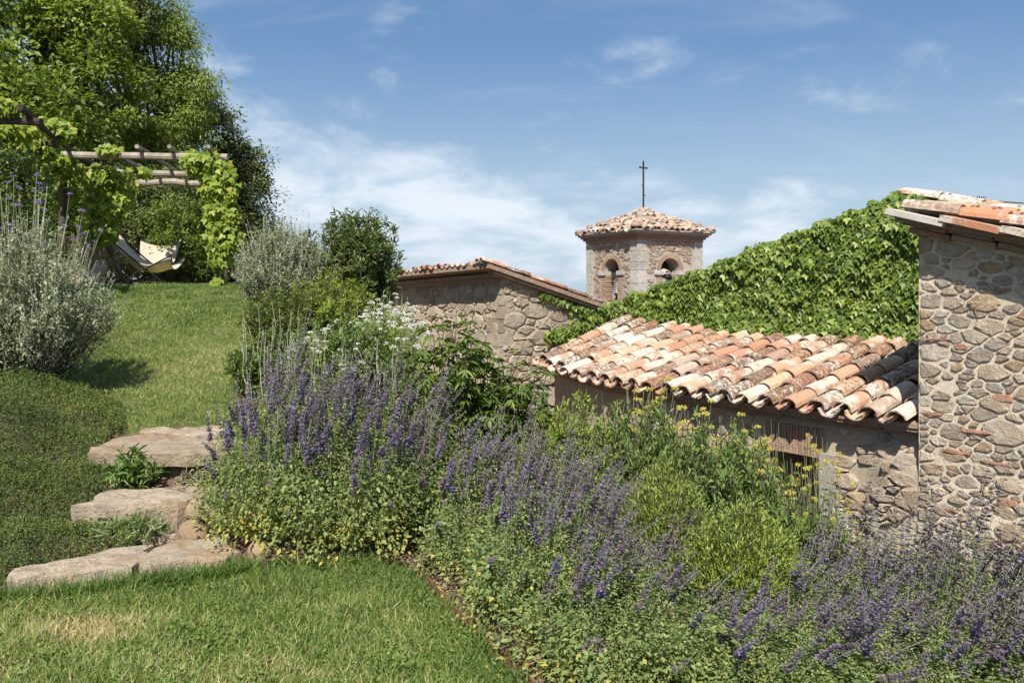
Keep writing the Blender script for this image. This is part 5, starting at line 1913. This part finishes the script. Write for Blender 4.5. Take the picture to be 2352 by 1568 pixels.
tree('chestnut_tree', 'mid green tree behind the pergola between the trunks', 216, (-8.2, 19.5), [L_(300, 420, 18.5, 130, 70), L_(180, 400, 18.5, 120, 90), L_(420, 430, 19, 80, 60), L_(90, 330, 19, 120, 90)], 420, 60, .4, .10, .5, 'tree_leaf', trunk=.2)
# wood behind everything
r = np.random.default_rng(230)
g, C = crown(r, [L_(150, 380, 27, 330, 260), L_(-200, 350, 27, 300, 330), L_(420, 520, 27, 130, 140), L_(250, 560, 26, 250, 110)], 900, 40, .75, .22, .6, 'rhomb', mu=.35)
o = obj('woodland', leaf_mesh('woodland', [g], M['oak_leaf']))
tag(o, 'dark far woodland showing between the garden trees', 'woodland', kind='stuff')

# ------------------------------------------------------------------ pergola with vines
pg = thing('pergola', 'rustic pergola of peeled chestnut poles over the upper lawn', 'pergola', (-6.2, 12.5, float(H(-6.2, 12.5))))
pb = np.array(pg.location)


def pole(name, a, b, r0, r1, mat, seed):
    r = np.random.default_rng(seed)
    K = 7
    t = np.linspace(0, 1, K)[:, None]
    P = np.array(a) * (1 - t) + np.array(b) * t
    P[1:-1] += r.normal(0, .007, (K - 2, 3))
    return tube_obj(name, P - pb, np.linspace(r0, r1, K) * r.uniform(.92, 1.08, K), M[mat], pg, 9)


ZP = 3.66
for k, (x0, x1, y) in enumerate(((-7.05, -4.3, 12.0), (-7.2, -5.25, 13.8), (-7.0, -5.6, 14.85), (-7.6, -5.7, 9.6), (-7.4, -6.25, 10.9))):
    pole('beam', (x0, y, ZP + (0, .02, -.02, .0, .02)[k]), (x1, y + .05, ZP - .03 + (0, 0, .0, .02, 0)[k]), .062 if k < 3 else .045, .05, 'pole_wood' if k < 3 else 'dark_wood', 300 + k)
for k, (xa, ya, xb, yb_) in enumerate(((-5.75, 9.3, -6.9, 12.6), (-6.9, 12.6, -7.3, 15.0), (-6.1, 11.8, -6.6, 15.1), (-5.56, 11.8, -6.15, 15.1), (-5.08, 11.8, -5.75, 15.1), (-4.5, 11.8, -5.3, 15.1))):
    pole('rafter', (xa, ya, ZP + .09), (xb, yb_, ZP + .08), .042 if k < 2 else .03, .028, 'dark_wood' if k < 2 else 'pole_wood', 320 + k)
for k, (x, y) in enumerate(((-4.42, 12.02), (-5.35, 14.8), (-6.95, 12.3), (-7.15, 13.9), (-7.2, 9.6))):
    zb = float(H(x, y)) - .05
    pole('post', (x, y, zb), (x + .02, y, ZP - .04), .065, .055, 'bark', 340 + k)


def vine(label, blobs, seed, foot, n_parts=40, leaf=(.075, .125)):
    """blobs: (centre, radii, leaves)"""
    r = np.random.default_rng(seed)
    P = []
    for c, rad, n in blobs:
        n = int(n * 1.5)
        u = rdir(r, n) * (r.uniform(.1, 1.15, n) ** .5)[:, None]
        P.append(np.array(c) + u * np.array(rad))
    P = np.concatenate(P)
    n = len(P)
    root = thing('grape_vine', label, 'vine', (foot[0], foot[1], float(H(*foot))), 0, 'vines on the pergola')
    b = np.array(root.location)
    A = unit(np.stack([r.normal(0, .5, n), r.normal(-.2, .4, n), np.full(n, -.8)], -1))
    Nn = unit(np.stack([r.normal(0, .45, n), -.7 + r.normal(0, .4, n), .7 + r.normal(0, .3, n)], -1))
    L = r.uniform(*leaf, n)
    rnd = np.clip(r.normal(.48, .26, n), 0, 1)
    near = np.argsort(P[:, 1])[:n_parts]
    rest = np.ones(n, bool)
    rest[near] = False
    o = obj('foliage', leaf_mesh('foliage', [leaf_geo(P[rest] - b, A[rest], Nn[rest], L[rest], L[rest] * .95, 'ivy', rnd[rest])], M['vine_leaf']), root)
    o['kind'] = 'stuff'
    lm = [fast_mesh('leaf', *leaf_geo(np.zeros((1, 3)), np.array([(0, 1, 0.)]), np.array([(0, 0, 1.)]), 1, .95, 'ivy', np.array([q])), M['vine_leaf']) for q in (.25, .45, .6, .85)]
    for i in near:
        a = Vector(A[i])
        bb = Vector(Nn[i]).cross(a).normalized()
        m = Matrix((-bb, a, a.cross(bb))).transposed().to_4x4() @ Matrix.Scale(float(L[i]), 4)
        m.translation = Vector(P[i] - b)
        obj('leaf', lm[int(i) % 4], root, mat4=m)
    pts = [np.array((0, 0, 0.0))]
    for c, rad, k in sorted(blobs, key=lambda q: q[0][2])[:6]:
        pts.append(np.array(c) - b)
    pts = np.array(pts)
    tube_obj('vine_stem', pts, np.linspace(.03, .012, len(pts)), M['bark'], root, 6)
    return root


def B_(px, py, y, rx, rz, n):
    c = at(px, py, y)
    return (tuple(c), (rx / F * y, .22, rz / F * y), n)


vine('vine wrapping the right corner post of the pergola down to the lawn',
     [B_(470, 375, 12, 50, 28, 230), B_(505, 420, 12, 40, 50, 260), B_(510, 490, 12, 38, 50, 240), B_(515, 550, 12, 42, 40, 200), B_(505, 595, 12, 22, 30, 50), B_(500, 645, 12, 14, 10, 18), B_(440, 360, 12.2, 30, 16, 70)], 401, (-4.5, 11.95))
vine('vine hanging from the middle of the front pergola pole',
     [B_(235, 410, 12.3, 45, 35, 260), B_(245, 470, 12.3, 50, 45, 300), B_(230, 530, 12.3, 40, 30, 150), B_(275, 440, 12.8, 40, 50, 160), B_(255, 345, 12.0, 25, 14, 50), B_(320, 395, 13.5, 30, 12, 50)], 402, (-6.1, 12.6))
vine('vine sprawling over the dark rafter at the left of the pergola',
     [B_(110, 300, 11.3, 60, 30, 260), B_(30, 300, 10.2, 60, 20, 150), B_(15, 245, 9.6, 30, 20, 70), B_(120, 380, 12, 60, 35, 260), B_(70, 340, 11, 60, 30, 180), B_(150, 440, 12.6, 25, 40, 90)], 403, (-6.95, 12.2))

# ------------------------------------------------------------------ butterfly chairs
def chair(label, x, y, rz, group):
    t = thing('butterfly_chair', label, 'chair', (x, y, float(H(x, y)) + .01), rz, group)
    # side profile of the sling, back (left) to front (right)
    prof = np.array([(-.56, .74), (-.50, .72), (-.40, .56), (-.24, .38), (-.06, .25), (.10, .19), (.24, .20), (.40, .27), (.52, .34)])
    uu = np.linspace(0, len(prof) - 1, 33)
    px_ = np.interp(uu, np.arange(len(prof)), prof[:, 0])
    pz_ = np.interp(uu, np.arange(len(prof)), prof[:, 1])
    ker = np.array((.25, .5, .25))
    for _ in range(3):
        px_[1:-1] = np.convolve(px_, ker, 'valid')
        pz_[1:-1] = np.convolve(pz_, ker, 'valid')
    nv = 15
    V, Fc = [], []
    for i in range(33):
        e = abs(i / 32 * 2 - 1)
        for j in range(nv):
            v = j / (nv - 1) * 2 - 1
            horn = max(0, e - .55) / .45
            wdt = .36 - .05 * (1 - e)
            dip = -.09 * horn ** 2 * (1 - v * v)
            sag = .13 * v * v * (1 - .3 * e)
            V.append((px_[i] + (.05 * horn * (1 - v * v) * (1 if i < 16 else -1)), v * wdt, pz_[i] + sag + dip))
    for i in range(32):
        for j in range(nv - 1):
            a = i * nv + j
            Fc.append((a, a + 1, a + nv + 1, a + nv))
    o = obj('sling', poly_mesh('sling', V, Fc, M['canvas'], True), t)
    sm = o.modifiers.new('thick', 'SOLIDIFY')
    sm.thickness = .008
    tips = [(-.57, -.37, .86), (-.57, .37, .86), (.53, -.36, .47), (.53, .36, .47)]
    feet = [(.42, -.30, 0), (.42, .30, 0), (-.42, -.32, 0), (-.42, .32, 0)]
    for tp, ft in zip(tips, feet):
        a, b = np.array(tp), np.array(ft)
        tube_obj('leg', np.array([a, a * .6 + b * .4 + (0, 0, -.02), b]), [.013] * 3, M['black_rod'], t, 6)
    for a, b in ((0, 1), (2, 3)):
        tube_obj('foot_rail', np.array([feet[a], feet[b]], float), [.011] * 2, M['black_rod'], t, 6)
    for sgn in (-1, 1):
        tube_obj('brace', np.array([(-.57, sgn * .37, .86), (-.47, sgn * .34, .03)], float), [.008] * 2, M['black_rod'], t, 6)
    return t


GB = 'butterfly chairs on the upper lawn'
chair('cream canvas butterfly chair in profile on the upper lawn', X(333, 13.0), 13.0, .10, GB)
chair('second canvas butterfly chair in dappled shade behind the first', X(356, 14.3), 14.3, -1.35, GB)

# dry ornamental grass over leaning stones left of the chairs
r = np.random.default_rng(500)
P, out, rho = stems(r, 520, .62, .62, 6, .3, .8, .8, .75, (.05, -.05), .25, .02)
lv = stem_leaves(r, P, 9, .3, 1.0, .05, .16, 'rhomb', .01, .9, .5, .2, .6, .25)
plant('feather_grass', 'straw coloured ornamental grass left of the chairs', 'grass clump', {'foliage': leaf_mesh('foliage', [lv], M['straw']), 'stems': stem_mesh('stems', P, .002, .001, M['silver_stem'])}, X(195, 12.6), 12.6, 0, 1, 1, z=float(H(-6.8, 12.6)) + .22)
for k, (px, dx, w) in enumerate(((172, .0, .2), (198, .1, .17), (222, .2, .2), (150, 0, .24))):
    x, y = X(px, 12.35), 12.35
    me = stones_for('barn_stone', .8, 3.0)[k]
    o = obj('boulder', me, None, mat4=Matrix.Translation((x, y, float(H(x, y)) + .16)) @ Matrix.Rotation(.5, 4, 'Y') @ Matrix.Diagonal((w, .16, .55, 1)))
    tag(o, ['leaning brown stone under the straw grass, second from its left end', 'leaning brown stone in the middle under the straw grass', 'leaning brown stone nearest the chairs under the straw grass', 'leaning brown stone at the left end under the straw grass'][k], 'stone', 'leaning stones under the straw grass')
